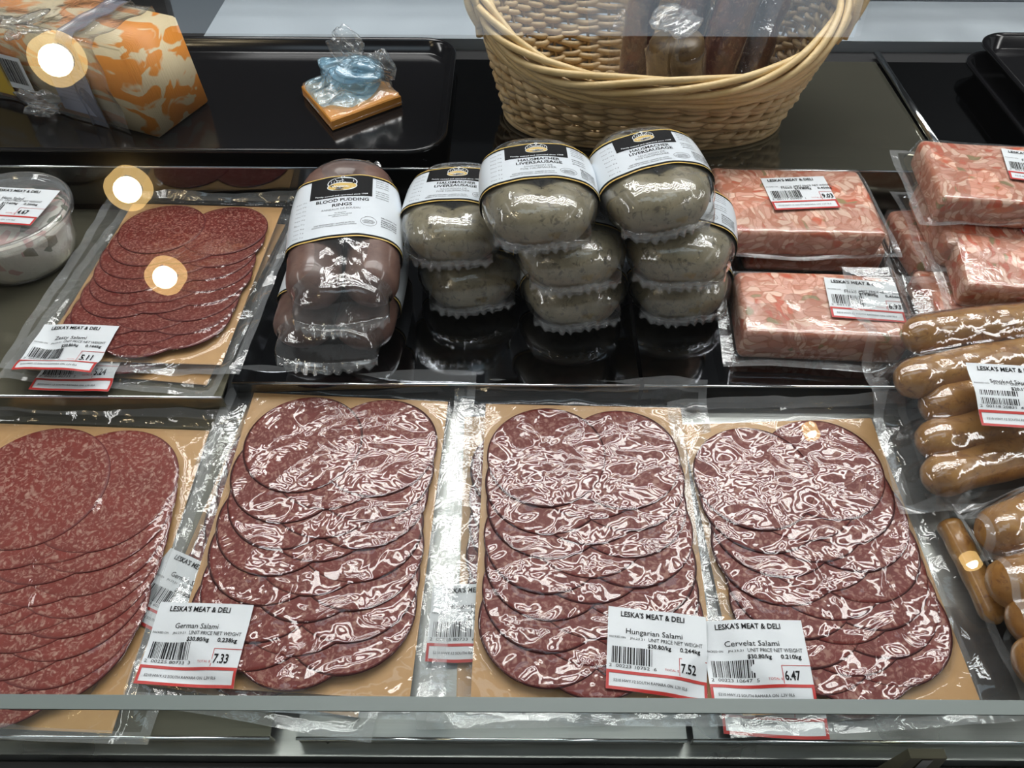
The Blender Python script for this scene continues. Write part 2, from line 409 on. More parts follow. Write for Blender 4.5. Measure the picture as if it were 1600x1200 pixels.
_slice_cache = {}
def slice_mesh(r, mat, seed):
    key = (r, mat.name, seed)
    if key in _slice_cache: return _slice_cache[key]
    rg = random.Random(seed); n = 56; rings = [0, 0.35, 0.7, 0.93, 0.99, 1.0]
    ph = [rg.uniform(0, 6.28) for _ in range(3)]
    V = [(0, 0, 0)]; F = []; M = []
    for q in rings[1:]:
        for j in range(n):
            a = 2*PI*j/n
            rr = r*q*(1 + 0.010*math.sin(2*a+ph[0]) + 0.006*math.sin(3*a+ph[1]))
            z = -0.00045 if q == 1.0 else 0
            V.append((rr*math.cos(a), rr*math.sin(a), z))
    for j in range(n):
        V.append((r*0.995*math.cos(2*PI*j/n), r*0.995*math.sin(2*PI*j/n), -0.0011))
    for j in range(n): F.append((0, 1+j, 1+(j+1) % n)); M.append(0)
    for i in range(len(rings)-1):
        for j in range(n):
            F.append((1+i*n+j, 1+(i+1)*n+j, 1+(i+1)*n+(j+1) % n, 1+i*n+(j+1) % n)); M.append(0 if i < 4 else 1)
    me = bpy.data.meshes.new('salami_slice'); me.from_pydata(V, [], F)
    me.materials.append(mat); me.materials.append(M_sal_side)
    me.polygons.foreach_set('material_index', M); me.polygons.foreach_set('use_smooth', [True]*len(F)); me.update()
    _slice_cache[key] = me; return me

class Field:
    """height field over a rectangle with bilinear lookup"""
    def __init__(s, x0, x1, y0, y1, step):
        s.x = np.arange(x0, x1+step/2, step); s.y = np.arange(y0, y1+step/2, step); s.st = step
        s.X, s.Y = np.meshgrid(s.x, s.y, indexing='ij'); s.h = np.zeros_like(s.X)
    def blur(s, h):
        p = np.pad(h, 1, mode='edge'); return (p[:-2, 1:-1]+p[2:, 1:-1]+p[1:-1, :-2]+p[1:-1, 2:]+p[:-2, :-2]+p[2:, 2:]+p[:-2, 2:]+p[2:, :-2])/8
    def tent(s, it=6):
        for _ in range(it): s.h = np.maximum(s.h, s.blur(s.h))
    def at(s, x, y, g=None):
        g = s.h if g is None else g
        i = min(max((x-s.x[0])/s.st, 0), len(s.x)-1.001); j = min(max((y-s.y[0])/s.st, 0), len(s.y)-1.001)
        a, b = int(i), int(j); fx, fy = i-a, j-b
        return (g[a, b]*(1-fx)+g[a+1, b]*fx)*(1-fy) + (g[a, b+1]*(1-fx)+g[a+1, b+1]*fx)*fy

def salami_pack(label, loc, rz, bw, bl, mat, film, rows, price, pouch=(0.016, 0.016, 0.014, 0.022), cols=3, r=0.0435, rim=True, tilt=(0, 0),
                seed=1, lab=None, group=None, s=0.055, top_in=0.006, lead=0.0, backcurl=0.012, shear=0.0, pitch_x=None):
    """card-backed vacuum pouch of shingled slices; local y points to the back of the case"""
    t = thing('salami_pack', label, 'salami pack', loc, (tilt[0], tilt[1], rz), group)
    rg = random.Random(seed)
    MB().box(-bw/2, bw/2, -bl/2, bl/2, 0.0008, 0.0016).build('backing_card', M_card, t, smooth=False)
    # slices, nearest row at the bottom of the shingle
    y_top = bl/2 - r - top_in; y_bot = -bl/2 + r + 0.004
    ys = np.linspace(y_top, y_bot, rows); sx = 0.010; lift = 0.0030
    xc = bw/2 - r - 0.004
    xs_ = np.linspace(-xc, xc, cols)
    fl = Field(-bw/2-pouch[0], bw/2+pouch[1], -bl/2-pouch[2], bl/2+pouch[3], 0.0016)
    inside = (np.abs(fl.X) < bw/2) & (np.abs(fl.Y) < bl/2)
    fl.h[:] = np.where(inside, 0.0021, 0.0006)
    for y in ys:
        for x in xs_:
            x_ = x + rg.uniform(-0.0022, 0.0022) + shear*(y/(bl/2)); y_ = y + rg.uniform(-0.0022, 0.0022) + (0.0025, -0.0065, 0.004)[list(xs_).index(x) % 3]
            c = lift + s*r
            o = bpy.data.objects.new('salami_slice', slice_mesh(r, mat, rg.randint(1, 3))); link(o, t)
            o.location = (x_, y_, c); o.rotation_euler = (-s, -sx, 0); o.rotation_euler.z = 0
            d2 = (fl.X-x_)**2 + (fl.Y-y_)**2 < (r*1.004)**2
            zz = c - s*(fl.Y-y_) + sx*(fl.X-x_) + 0.0006
            fl.h = np.where(d2, np.maximum(fl.h, zz), fl.h)
    base = fl.h.copy(); fl.tent(5)
    fl.h = fl.blur(fl.h); fl.h = np.maximum(fl.h, base)
    # loose margin: small ripples, the sealed back edge lifts a little
    w1 = waves(seed, 6, 60, 260); w2 = waves(seed+9, 5, 25, 80)
    ex = np.maximum(np.abs(fl.X) - bw/2, 0); ey = np.maximum(fl.Y - bl/2, 0); ef = np.maximum(-fl.Y - bl/2, 0)
    out = np.clip((ex+ey+ef)/0.008, 0, 1)
    fl.h += out*(0.0010*(1+w1(fl.X, fl.Y)) + 0.0012*(1+w2(fl.X, fl.Y)))
    fl.h += 0.00022*waves(seed+3, 8, 90, 290)(fl.X, fl.Y)*(1-out)
    fl.h += backcurl*(np.clip(ey/pouch[3], 0, 1)**1.6)*(0.75+0.35*w2(fl.X*0.8, fl.Y*0))
    fl.h = np.maximum(fl.h, 0.0004)
    nx, ny = fl.X.shape
    wob = 0.0012*waves(seed+5, 5, 15, 60)(fl.X, fl.Y)
    V = np.stack([fl.X + wob*out, fl.Y + wob*out*0.8, fl.h], -1).reshape(-1, 3)
    F = grid_faces(nx, ny)
    cx = fl.X[:-1, :-1].ravel(); cy = fl.Y[:-1, :-1].ravel()
    edge = ((cx < fl.x[0]+0.007) | (cx > fl.x[-1]-0.007) | (cy > fl.y[-1]-0.008) | (cy < fl.y[0]+0.006)).astype(int)
    mi = np.where(edge == 1, 1, np.where((np.abs(cx) > bw/2) | (np.abs(cy) > bl/2), 2, 0))
    mesh('vacuum_film', V, F, [film, M_seal, M_pouch], t, fm=mi.tolist())
    if lab:
        (lx, ly, la), args = lab; ca, sa = math.cos(la), math.sin(la)
        g = fl.h.copy()
        for _ in range(4): g = np.maximum.reduce([g, np.roll(g, 1, 0), np.roll(g, -1, 0), np.roll(g, 1, 1), np.roll(g, -1, 1)])
        for _ in range(8): g = np.maximum(fl.blur(g), fl.h+0.0002)
        def fmap(x, y, e):
            X = lx + ca*x - sa*y; Y = ly + sa*x + ca*y
            return (X, Y, fl.at(X, Y, g) + 0.0005 + e)
        price_label(t, fmap, *args)
    return t
def local(loc, rz, p):
    d = Vector((p[0]-loc[0], p[1]-loc[1])); c, s = math.cos(-rz), math.sin(-rz)
    return (c*d.x - s*d.y, s*d.x + c*d.y)
def at_label(loc, rz, u, v, z, deg): return (*local(loc, rz, P(u, v, z)), rad(deg)-rz)

SP = salami_pack
SLOPE = math.atan(0.0225/0.257)  # the front deck rises towards the step
def fz(y, up): return 0.0225/0.257*(y-FRL) + up
def front_pack(label, cx, cy, up, deg, bw, bl, mat, film, rows, seed, lab=None, **kw):
    l = (cx, cy, fz(cy, up)); r_ = rad(deg)
    if lab:
        u, v, z, a, args = lab; lab = (at_label(l, r_, u, v, z, a), args)
    return SP(label, l, r_, bw, bl, mat, film, rows, 0, seed=seed, lab=lab, tilt=(SLOPE, 0), **kw)
front_pack('german salami pack mostly hidden under the one priced 7.33, label peeking out', -0.150, 0.272, 0.0006, -8, 0.146, 0.216, M_sal_germ, M_film, 6, 21,
   (285, 935, 0.011, -25, ('German Salami', '$30.80', '0.238', '7.40')), backcurl=0.0, pouch=(0.02, 0.014, 0.012, 0.010))
front_pack('sealed pack of shingled german salami slices priced 7.33, front row', -0.131, 0.276, 0.0105, -3, 0.152, 0.220, M_sal_germ, M_film, 7, 2,
   (308, 1008, 0.018, -3, ('German Salami', '$30.80', '0.238', '7.33')), pouch=(0.022, 0.020, 0.012, 0.016), backcurl=0.016)
front_pack('hungarian salami pack mostly hidden under the one priced 7.52, label at its left', 0.038, 0.270, 0.0006, 1, 0.146, 0.214, M_sal_dark, M_film, 6, 22,
   (745, 975, 0.010, -2, ('Hungarian Salami', '$30.80', '0.240', '7.39')), backcurl=0.0, pouch=(0.022, 0.012, 0.012, 0.010))
front_pack('sealed pack of dark hungarian salami slices priced 7.52, at the front centre', 0.053, 0.270, 0.0105, -1, 0.150, 0.218, M_sal_dark, M_film, 7, 3,
   (1025, 1022, 0.018, -6, ('Hungarian Salami', '$30.80', '0.244', '7.52', 'JN.23.21', '00223 10752')), pouch=(0.024, 0.020, 0.012, 0.016), backcurl=0.014)
front_pack('salami pack hidden under the one priced 6.47, label edge behind the low glass', 0.208, 0.260, 0.0006, 2, 0.138, 0.204, M_sal_dark, M_film, 6, 23,
   (1200, 1086, 0.004, -3, ('Cervelat Salami', '$30.80', '0.215', '6.62')), backcurl=0.0, pouch=(0.010, 0.014, 0.005, 0.010))
front_pack('sealed pack of cervelat salami slices priced 6.47, rightmost of the front row', 0.207, 0.262, 0.0105, 3, 0.146, 0.208, M_sal_dark, M_film, 7, 4,
   (1182, 1035, 0.018, -1, ('Cervelat Salami', '$30.80', '0.210', '6.47', 'JN.23.21', '00223 10647')), pouch=(0.010, 0.028, 0.012, 0.016), shear=-0.006, backcurl=0.012)
front_pack('large sealed pack of pinkish salami slices cut off by the left frame edge', -0.318, 0.256, 0.0010, -2, 0.165, 0.216, M_sal_pink, M_film_smooth, 8, 5, None, r=0.052, pouch=(0.020, 0.024, 0.005, 0.014), shear=-0.006)
l = (-0.295, 0.492, 0.0455); r_ = rad(-6)
SP('zesty salami pack under the one priced 5.11, its red edged label peeking out', l, r_, 0.145, 0.200, M_sal_fine, M_film_smooth, 6, 0, seed=25,
   lab=(at_label(l, r_, 132, 576, 0.047, -3), ('Zesty Salami', '$30.80', '0.170', '5.24')), backcurl=0.0, pouch=(0.016, 0.012, 0.012, 0.012))
l = (-0.290, 0.500, 0.0545); r_ = rad(-2)
SP('sealed pack of fine dark zesty salami slices priced 5.11, beside the salad tubs', l, r_, 0.142, 0.200, M_sal_fine, M_film_smooth, 8, 0, seed=6, r=0.038,
   lab=(at_label(l, r_, 110, 552, 0.056, -4), ('Zesty Salami', '$30.80', '0.166', '5.11')), pouch=(0.026, 0.018, 0.012, 0.012), shear=-0.002)

# ---------------------------------------------------------------- ring sausages in printed sleeves
def section(Wd, Hh, p, s_arr):
    """points of a flat rounded section at arc positions s (0 = top middle)"""
    ph = np.linspace(-PI, PI, 181)
    x = Wd*np.sign(np.sin(ph))*np.abs(np.sin(ph))**(2/p); z = Hh*np.sign(np.cos(ph))*np.abs(np.cos(ph))**(2/p)
    L = np.concatenate([[0], np.cumsum(np.hypot(np.diff(x), np.diff(z)))]); L -= L[90]
    s_arr = np.clip(s_arr, L[0], L[-1])
    return np.interp(s_arr, L, x), np.interp(s_arr, L, z), L[-1]
def ring_pack(kind, label, loc, rot, group):
    blood = kind == 'blood'
    a, b, r = (0.0225, 0.066, 0.0205) if blood else (0.0185, 0.0305, 0.0240)
    t = thing('blood_pudding_pack' if blood else 'liversausage_pack', label, 'sausage pack', loc, rot, group)
    sgn = -1 if blood else 1
    # horseshoe of sausage, its two ends meet at the back (liversausage) or in front (blood pudding)
    n = 64; gap = 0.85 if blood else 0.10
    th = np.linspace(PI/2+gap, PI/2+2*PI-gap, n); pw = 0.6 if blood else 0.9
    px = a*np.sign(np.cos(th))*np.abs(np.cos(th))**pw; py = sgn*b*np.sign(np.sin(th))*np.abs(np.sin(th))**pw
    if blood: py = np.where(py < 0, py/math.cos(gap)**pw, py); py = np.maximum(py, -b)
    e = np.minimum(np.arange(n), np.arange(n)[::-1])/n
    tap = np.clip(e/ (0.07 if blood else 0.05), 0, 1)
    rr = r*np.sqrt(np.clip(1-(1-tap)**2, 0.04, 1))*(1+0.02*np.sin(th*5))
    v, f = tube_geo(np.stack([px, py, np.full(n, r)], 1), rr, 28)
    v = np.array(v); w = waves(11, 6, 60, 260); v[:, 2] += 0.0005*w(v[:, 0], v[:, 1]); v[:, 2] = np.maximum(v[:, 2], 0.0012)
    v[:, 2] = (v[:, 2])*(0.96 if blood else 0.87)
    m = M_blood if blood else M_liver
    mesh('sausage', v, f, m, t)
    p = 2.7 if blood else 2.6
    def dims(y):
        q = min(abs(y)/(b+r), 0.9995); Wd = (a+r)*(1-q**2.8)**(1/2.8)
        d = max(0, abs(y)-b); Hh = math.sqrt(max(r*r-d*d, 1e-8)) if d < r else 1e-4
        return Wd, Hh
    # clear wrapper with crimped ends
    E_ = 0.008 if blood else 0.004
    ys = np.concatenate([np.linspace(-(b+r)-E_, -(b+r), 9)[:-1], np.linspace(-(b+r), b+r, 46), np.linspace(b+r, b+r+E_, 9)[1:]])
    K = 72; V = []; w = waves(31 if blood else 17, 7, 60, 200); w2 = waves(5, 5, 200, 420)
    for y in ys:
        Wd, Hh = dims(y); end = max(0.0, (abs(y)-(b+r*0.55))/(r*0.45+E_))
        Wd = max(Wd, (a+r)*(0.80 if y < 0 else 0.6)); Hh = max(Hh, 0.0006)
        L = section(Wd+0.0010, Hh+0.0012, 2.3, np.array([0.0]))[2]
        x, z, _ = section(Wd+0.0010, Hh+0.0012, 2.3, np.linspace(-L, L, K, endpoint=False))
        drop = -r*0.35*max(0, (abs(y)-(b+r*0.93))/(r*0.07+E_)) if y < 0 else 0
        crimp = 0.0013*min(1, end)**2*np.sin(x*850 + 3*np.sin(x*130)) + 0.0012*min(1, end)*w(x, x*0+y)
        bend = -0.25*min(1, end)*np.abs(x)**1.5*0
        jag = 0.0016*(abs(y) > b+r+E_*0.7)*np.sin(x*900)
        for xx, zz, c_, j_ in zip(x, z, crimp+bend, jag*np.ones(K)):
            V.append((xx, y - math.copysign(0.016*min(1, end)*(abs(xx)/(a+r))**2.2, y) + (-j_ if y < 0 else j_) + 0.002*end*math.sin(xx*90), (r + zz)*(0.97 if blood else 0.89) + drop + c_))
    V = np.array(V); V[:, 2] += 0.00025*w2(V[:, 0], V[:, 1]); V[:, 2] = np.maximum(V[:, 2], 0.0003)
    F = []
    for i in range(len(ys)-1):
        for j in range(K): F.append((i*K+j, i*K+(j+1) % K, (i+1)*K+(j+1) % K, (i+1)*K+j))
    ymid = [(ys[i]+ys[i+1])/2 for i in range(len(ys)-1) for j in range(K)]
    mesh('clear_wrapper', V, F, [M_wrap, M_crimp], t, fm=[1 if abs(y) > b+r+0.0015 else 0 for y in ymid])
    # printed sleeve
    y0, y1 = (-0.022, 0.050) if blood else (-0.015, 0.029)
    def fmap(s, y, e_=0.0):
        yy = y + 0.0016*math.sin(s*75+0.6) - 0.05*abs(s)*(0.6 if y < 0 else 0.2)
        Wd, Hh = dims(yy); Wd = max(Wd, (a+r)*0.86)
        x, z, _ = section(Wd+0.0021+e_, Hh+0.0020+e_, p, np.array([s]))
        return (x[0], yy, (r + z[0])*(0.97 if blood else 0.89) + 0.0002*math.sin(s*260+y*90))
    per = 2*section(a+r+0.002, r+0.002, p, np.array([0.0]))[2]
    na, nb = 96, 14; V = [fmap((i/na-0.5)*per*0.999, y) for y in np.linspace(y0, y1, nb) for i in range(na)]
    F = [(j*na+i, j*na+(i+1) % na, (j+1)*na+(i+1) % na, (j+1)*na+i) for j in range(nb-1) for i in range(na)]
    sl = mesh('printed_sleeve', V, F, M_paper_gloss, t)
    A = Art(); S = per*0.47
    for yy, sg in ((y0, 1), (y1, -1)):
        A.rect(-S, min(yy, yy+sg*0.0012), S, max(yy, yy+sg*0.0012), 2, lift=1)
        A.rect(-S, min(yy+sg*0.0012, yy+sg*0.0032), S, max(yy+sg*0.0012, yy+sg*0.0032), 0, lift=1)
    hw = 0.0225 if not blood else 0.0235; hb = y1 - (0.0175 if not blood else 0.026)
    A.rect(-hw-0.003, hb, hw-0.001, y1-0.001, 0, lift=1.5)
    cx, cy = -0.0015, (hb+y1)/2+0.001; q = 0.88 if not blood else 1.25
    A.oval(cx, cy+0.0022*q, 0.0095*q, 0.0058*q, 3, lift=2.4); A.oval(cx, cy+0.0022*q, 0.0089*q, 0.0052*q, 0, lift=3.0)
    A.oval(cx, cy-0.0012*q, 0.0095*q, 0.0042*q, 3, lift=3.6); A.oval(cx, cy-0.0012*q, 0.0090*q, 0.0036*q, 2, lift=4.2)
    A.ring(cx-0.0022*q, cy+0.0062*q, 0.0024*q, 0.0020*q, 0.0005, 3, PI, 2*PI, 10, lift=4); A.ring(cx+0.0022*q, cy+0.0062*q, 0.0024*q, 0.0020*q, 0.0005, 3, PI, 2*PI, 10, lift=4)
    A.ring(cx, cy+0.0078*q, 0.0012*q, 0.0012*q, 0.0005, 3, 0, 2*PI, 10, lift=4)
    for k in range(9): A.rect(cx+(-7+k*1.75)*0.001*q-0.0002, cy+0.0026*q, cx+(-7+k*1.75)*0.001*q+0.0002, cy+0.0044*q, 3, lift=4)
    A.text("Wagener's", cx, cy-0.0020*q, 0.0020*q, 3, 0.0135*q, True, 'C', lift=5.0)
    A.text('Family owned and operated since 1968', cx, hb+0.0010, 0.0014, 3, hw*1.75, True, 'C', lift=3.5, bend=1.0)
    if blood:
        A.text('BLOOD PUDDING', cx+0.001, hb-0.0055, 0.0036, 0, 0.041, True, 'C'); A.text('RINGS', cx+0.001, hb-0.0110, 0.0034, 0, 0.0155, True, 'C')
        A.text('ANNEAUX DE BOUDIN', cx, hb-0.0150, 0.0021, 4, 0.030, False, 'C')
        A.text('To Prepare:', cx, hb-0.019, 0.0011, 4, 0.009, True, 'C'); A.text('Place rings in hot water and heat', cx, hb-0.0209, 0.0011, 4, 0.018, True, 'C')
        A.text('until warm. Do not boil.', cx, hb-0.0228, 0.0011, 4, 0.012, True, 'C')
        yk = hb-0.031
    else:
        A.text('HAUSMACHER', cx+0.001, hb-0.0043, 0.0030, 0, 0.031, True, 'C'); A.text('LIVERSAUSAGE', cx+0.001, hb-0.0084, 0.0031, 0, 0.034, True, 'C')
        A.text('SAUCISSON DE', cx, hb-0.0120, 0.0019, 4, 0.021, False, 'C'); A.text('FOIE HAUSMACHER', cx, hb-0.0147, 0.0021, 4, 0.026, False, 'C')
        yk = hb-0.0190
    A.text('KEEP REFRIGERATED / GARDEZ AU FROID', cx-0.004, yk, 0.0012, 4, 0.031, True, 'C')
    A.text('PRODUCT OF CANADA / PRODUIT DU CANADA', cx-0.004, yk-0.0020, 0.0012, 4, 0.034, True, 'C')
    A.ring(0.0205, yk+0.0025, 0.0062, 0.0036 if not blood else 0.0050, 0.0003, 4, n=28); A.text('ONTARIO', 0.0205, yk+0.0032, 0.0011, 4, 0.007, True, 'C')
    A.text('INSPECTED', 0.0205, yk+0.0016, 0.0013, 4, 0.0098, True, 'C'); A.text('APPROVED', 0.0205, yk+0.0001, 0.0011, 4, 0.008, True, 'C')
    yy = y1-0.006
    for k, sline in enumerate(['Ingredients: pork', 'Pork liver, water', 'Salt, spices, onion', 'Sodium nitrite', '', 'Ingredients:', 'Porc, foie, eau', 'glutamate', 'monosodique', '']):
        if blood or k < 8: A.text(sline, hw+0.0018, yy-k*0.0026, 0.0013, 4, 0.0105 if sline else None, True)
    for k, sline in enumerate(['Fully Cooked / Cuit', "Wagener's Meats", 'Family owned', '519-537-0000', 'Check our site']):
        A.text(sline, 0.030, yk+0.0075-k*0.0022, 0.0014, 0, 0.013, True)
    for k in range(9 if blood else 7):
        A.text('%d g' % (3*k+2), -hw-0.0085, y0+0.0065+k*0.0048, 0.0012, 4, 0.003)
        A.text(('Fat', 'Sodium', 'Protein', 'Fibre')[k % 4], -hw-0.0145, y0+0.0065+k*0.0048, 0.0012, 4, 0.0048)
    A.build(fmap, INKS, sl, eps=0.00006)
    return t
def meat_mat(name, c1, c2, c3, scale, coat=0.8, bs=0.25):
    t = NT(name); co = t.coord(True); n1 = t.noise(co, scale, 4, 0.6, 0.4); n2 = t.noise(co, scale*5, 2, 0.6); n3 = t.noise(co, scale*2.3, 3, 0.7, 0.5)
    c = t.mix(t.ramp(n1.outputs[0], [(0.35, 0.0), (0.65, 1.0)]).outputs[0], c1, c2)
    sp = t.ramp(n3.outputs[0], [(0.55, 0.0), (0.66, 1.0)]); c = t.mix(t.math('MULTIPLY', sp.outputs[0], 0.75), c, c3)
    sp2 = t.ramp(n2.outputs[0], [(0.64, 0.0), (0.74, 1.0)]); c = t.mix(t.math('MULTIPLY', sp2.outputs[0], 0.5), c, c3)
    return t.pbr(c, 0.4, 0, t.bump(n1.outputs[0], bs, 0.001), **{'Coat Weight': coat, 'Coat Roughness': 0.09})
M_liver = meat_mat('liversausage_skin', (0.215, 0.180, 0.105), (0.31, 0.265, 0.165), (0.06, 0.045, 0.025), 70, 0.4)
M_blood = meat_mat('blood_pudding_skin', (0.110, 0.058, 0.046), (0.175, 0.100, 0.078), (0.105, 0.055, 0.045), 45, 0.5)
M_wrap = film_mat('tight_clear_wrap', haze=0.035, rough=0.07, scale=90, strength=0.45, dist=0.0009, gain=2.2, stretch=(1.6, 0.7, 1))
M_crimp = film_mat('crimped_wrap_edge', haze=0.10, rough=0.10, scale=130, strength=0.7, dist=0.0012, gain=3.0)
M_paper_gloss = plain('glossy_label_film', (0.70, 0.75, 0.80), 0.28, 0, **{'Coat Weight': 0.4, 'Coat Roughness': 0.1})

def spawn(proto, label, loc, rot):
    o = copy_tree(proto); o['label'] = label; o.location = loc; o.rotation_euler = rot; return o
G = 'ring liversausages stacked on the dark tray'
Z0, SH = 0.0455, 0.0425
liver = ring_pack('liver', 'speckled liversausage ring, bottom of the middle stack of three', (0.050, 0.492, Z0), (0, 0, rad(2)), G)
spawn(liver, 'speckled liversausage ring in the middle of the central stack of three', (0.043, 0.487, Z0+SH), (rad(-1), rad(1), rad(5)))
spawn(liver, 'liversausage ring topping the central stack, its black label facing straight up front', (0.018, 0.486, Z0+2*SH), (rad(1), rad(2), rad(3)))
spawn(liver, 'grey liversausage ring, lower one of the left stack, next to the blood pudding', (-0.036, 0.510, Z0), (0, 0, rad(4)))
spawn(liver, 'liversausage ring topping the left stack, partly covered by its neighbour on the right', (-0.045, 0.519, Z0+SH+0.0), (rad(2), rad(-1), rad(-6)))
spawn(liver, 'speckled liversausage ring, bottom of the right stack, beside the head cheese', (0.138, 0.500, Z0), (0, 0, rad(-1)))
spawn(liver, 'liversausage ring in the middle of the right stack, white label edge above it', (0.133, 0.494, Z0+SH), (rad(1), rad(-2), rad(-8)))
spawn(liver, 'liversausage ring topping the right stack, label turned left, close to the basket', (0.1055, 0.504, Z0+2*SH), (rad(2), rad(-3), rad(10)))
G = 'ring blood puddings stacked left of the liversausages'
b1 = ring_pack('blood', 'dark blood pudding ring pack lying underneath the other one', (-0.139, 0.478, Z0), (0, 0, rad(-2)), G)
b1.scale = (1.12, 0.95, 0.92)
b2 = spawn(b1, 'brown blood pudding ring pack lying on top, label reading BLOOD PUDDING RINGS', (-0.133, 0.490, Z0+0.0405), (rad(5), rad(1), rad(5))); b2.scale = (1, 1, 1)

# ---------------------------------------------------------------- head cheese blocks
def headcheese_mat():
    t = NT('head_cheese'); co = t.coord(True)
    wv = t.noise(co, 30, 2, 0.5); off = t.n('ShaderNodeVectorMath', {0: wv.outputs[1], 1: (0.03, 0.03, 0.03)}, operation='MULTIPLY').outputs[0]
    cols = None
    outs = []
    for k, (st, sc) in enumerate((((1, 2.6, 1.8), 82), ((2.7, 1, 1.8), 86))):
        c = t.n('ShaderNodeVectorMath', {0: t.n('ShaderNodeVectorMath', {0: co, 1: off}, operation='ADD').outputs[0], 1: st}, operation='MULTIPLY').outputs[0]
        v = t.n('ShaderNodeTexVoronoi', {'Vector': c, 'Scale': sc}); e = t.n('ShaderNodeTexVoronoi', {'Vector': c, 'Scale': sc}, feature='DISTANCE_TO_EDGE')
        sep = t.n('ShaderNodeSeparateColor', {0: v.outputs['Color']})
        base = t.ramp(sep.outputs[0], [(0.0, (0.48, 0.15, 0.08)), (0.18, (0.70, 0.36, 0.27)), (0.42, (0.60, 0.26, 0.18)), (0.58, (0.82, 0.55, 0.43)), (0.84, (0.50, 0.07, 0.02)), (0.93, (0.22, 0.18, 0.06)), (0.95, (0.62, 0.30, 0.22))], 'CONSTANT')
        ed = t.ramp(e.outputs['Distance'], [(0.0, 0.15), (0.11, 1.0)])
        outs.append((t.mix(ed.outputs[0], (0.45, 0.15, 0.07), base), ed))
    sel = t.ramp(t.noise(co, 38, 1).outputs[0], [(0.47, 0.0), (0.53, 1.0)])
    c = t.mix(sel.outputs[0], outs[0][0], outs[1][0])
    fine = t.noise(co, 320, 3, 0.6); c = t.mix(t.math('MULTIPLY', fine.outputs[0], 0.2), c, (0.72, 0.46, 0.36))
    gel = t.ramp(t.noise(co, 26, 2).outputs[0], [(0.60, 0.0), (0.72, 0.7)]); c = t.mix(gel.outputs[0], c, (0.42, 0.13, 0.05))
    return t.pbr(c, 0.35, 0, t.bump(outs[0][1].outputs[0], 0.3, 0.0006), **{'Coat Weight': 0.3})
M_head = headcheese_mat()
M_hfilm = film_mat('head_cheese_film', haze=0.03, rough=0.08, scale=60, strength=0.35, dist=0.0008, gain=1.6)
def rounded_block(w, l, h, seed, k=0.006):
    bm = bmesh.new(); bmesh.ops.create_cube(bm, size=1)
    for v in bm.verts: v.co = Vector((v.co.x*w, v.co.y*l, (v.co.z+0.5)*h))
    bmesh.ops.bevel(bm, geom=bm.edges[:], offset=k, segments=4, affect='EDGES', profile=0.5)
    bmesh.ops.subdivide_edges(bm, edges=[e for e in bm.edges if e.calc_length() > 0.02], cuts=9, use_grid_fill=True)
    wv = waves(seed, 6, 30, 110)
    for v in bm.verts:
        d = 0.0008*wv(v.co.x + v.co.z, v.co.y - v.co.z*0.7)
        v.co += Vector((v.co.x/w*2*d, v.co.y/l*2*d, d*(v.co.z/h)))
    vs = [v.co.copy() for v in bm.verts]; bm.verts.index_update(); fs = [[v.index for v in f.verts] for f in bm.faces]; bm.free()
    return vs, fs
def film_over_block(w, l, h, mg, seed, parent, mat=None, k=0.005, edge=(0.0, 0.0), rise=0.0, step=0.002, hfun=None, name='vacuum_film', floor=0.0006):
    """vacuum film: hugs the block's top and flanks, loose flanges mg = (left, right, front, back)"""
    f = Field(-w/2-mg[0], w/2+mg[1], -l/2-mg[2], l/2+mg[3], step)
    dx = np.maximum(np.abs(f.X)-w/2, 0); dy = np.maximum(np.abs(f.Y)-l/2, 0); d = np.hypot(dx, dy)
    w1 = waves(seed, 6, 40, 150); w2 = waves(seed+4, 5, 15, 60)
    top = h + 0.0008 if hfun is None else hfun(f.X, f.Y)
    fl = np.clip(1-d/0.0042, 0, 1); fl = fl*fl*(3-2*fl)
    rim_r = np.clip(1-(w/2-np.abs(f.X))/k, 0, 1)**2.5*0.3 + np.clip(1-(l/2-np.abs(f.Y))/k, 0, 1)**2.5*0.3
    inn = (d <= 0)
    low = edge[0] + 0.0016*(1+w1(f.X, f.Y)) + edge[1]*np.clip(d/0.012, 0, 1)*(0.6+0.5*w2(f.X, f.Y))
    hh = np.where(inn, top - (h*0.0+k)*rim_r*0.6, low + (top - k*0.35 - low)*fl)
    hh = hh + 0.0002*waves(seed+2, 6, 120, 300)(f.X, f.Y)
    f.h = np.maximum(hh, floor)
    push = np.clip(d/0.004, 0, 1)*0.003*w2(f.X, f.Y)
    V = np.stack([f.X+push, f.Y+push*0.7, f.h], -1).reshape(-1, 3)
    cx = f.X[:-1, :-1].ravel(); cy = f.Y[:-1, :-1].ravel()
    e = (cx < f.x[0]+0.006) | (cx > f.x[-1]-0.006) | (cy < f.y[0]+0.005) | (cy > f.y[-1]-0.005)
    mesh(name, V, grid_faces(*f.X.shape), [mat or M_hfilm, M_seal], parent, fm=e.astype(int).tolist())
    return f
def head_cheese(label, loc, rot, w, l, h, seed, lab=None, mg=(0.012, 0.012, 0.010, 0.012), edge=(0.003, 0.003)):
    t = thing('head_cheese_pack', label, 'head cheese', loc, rot, 'vacuum packed head cheese blocks')
    v, f = rounded_block(w, l, h, seed); mesh('head_cheese_block', [(p.x, p.y, p.z+0.0006) for p in v], f, M_head, t)
    fd = film_over_block(w, l, h, mg, seed, t, edge=edge)
    if lab:
        lx, ly, la, price = lab; ca, sa = math.cos(la), math.sin(la)
        def fmap(x, y, e):
            X = lx + ca*x - sa*y; Y = ly + sa*x + ca*y
            return (X, Y, h + 0.0022 + e)
        price_label(t, fmap, 'Head Cheese', '$19.80', '0.456', price, 'JN.17.21', '00117 50903', lw=0.056, lh=0.045)
    return t
hc = head_cheese
HH = 0.027
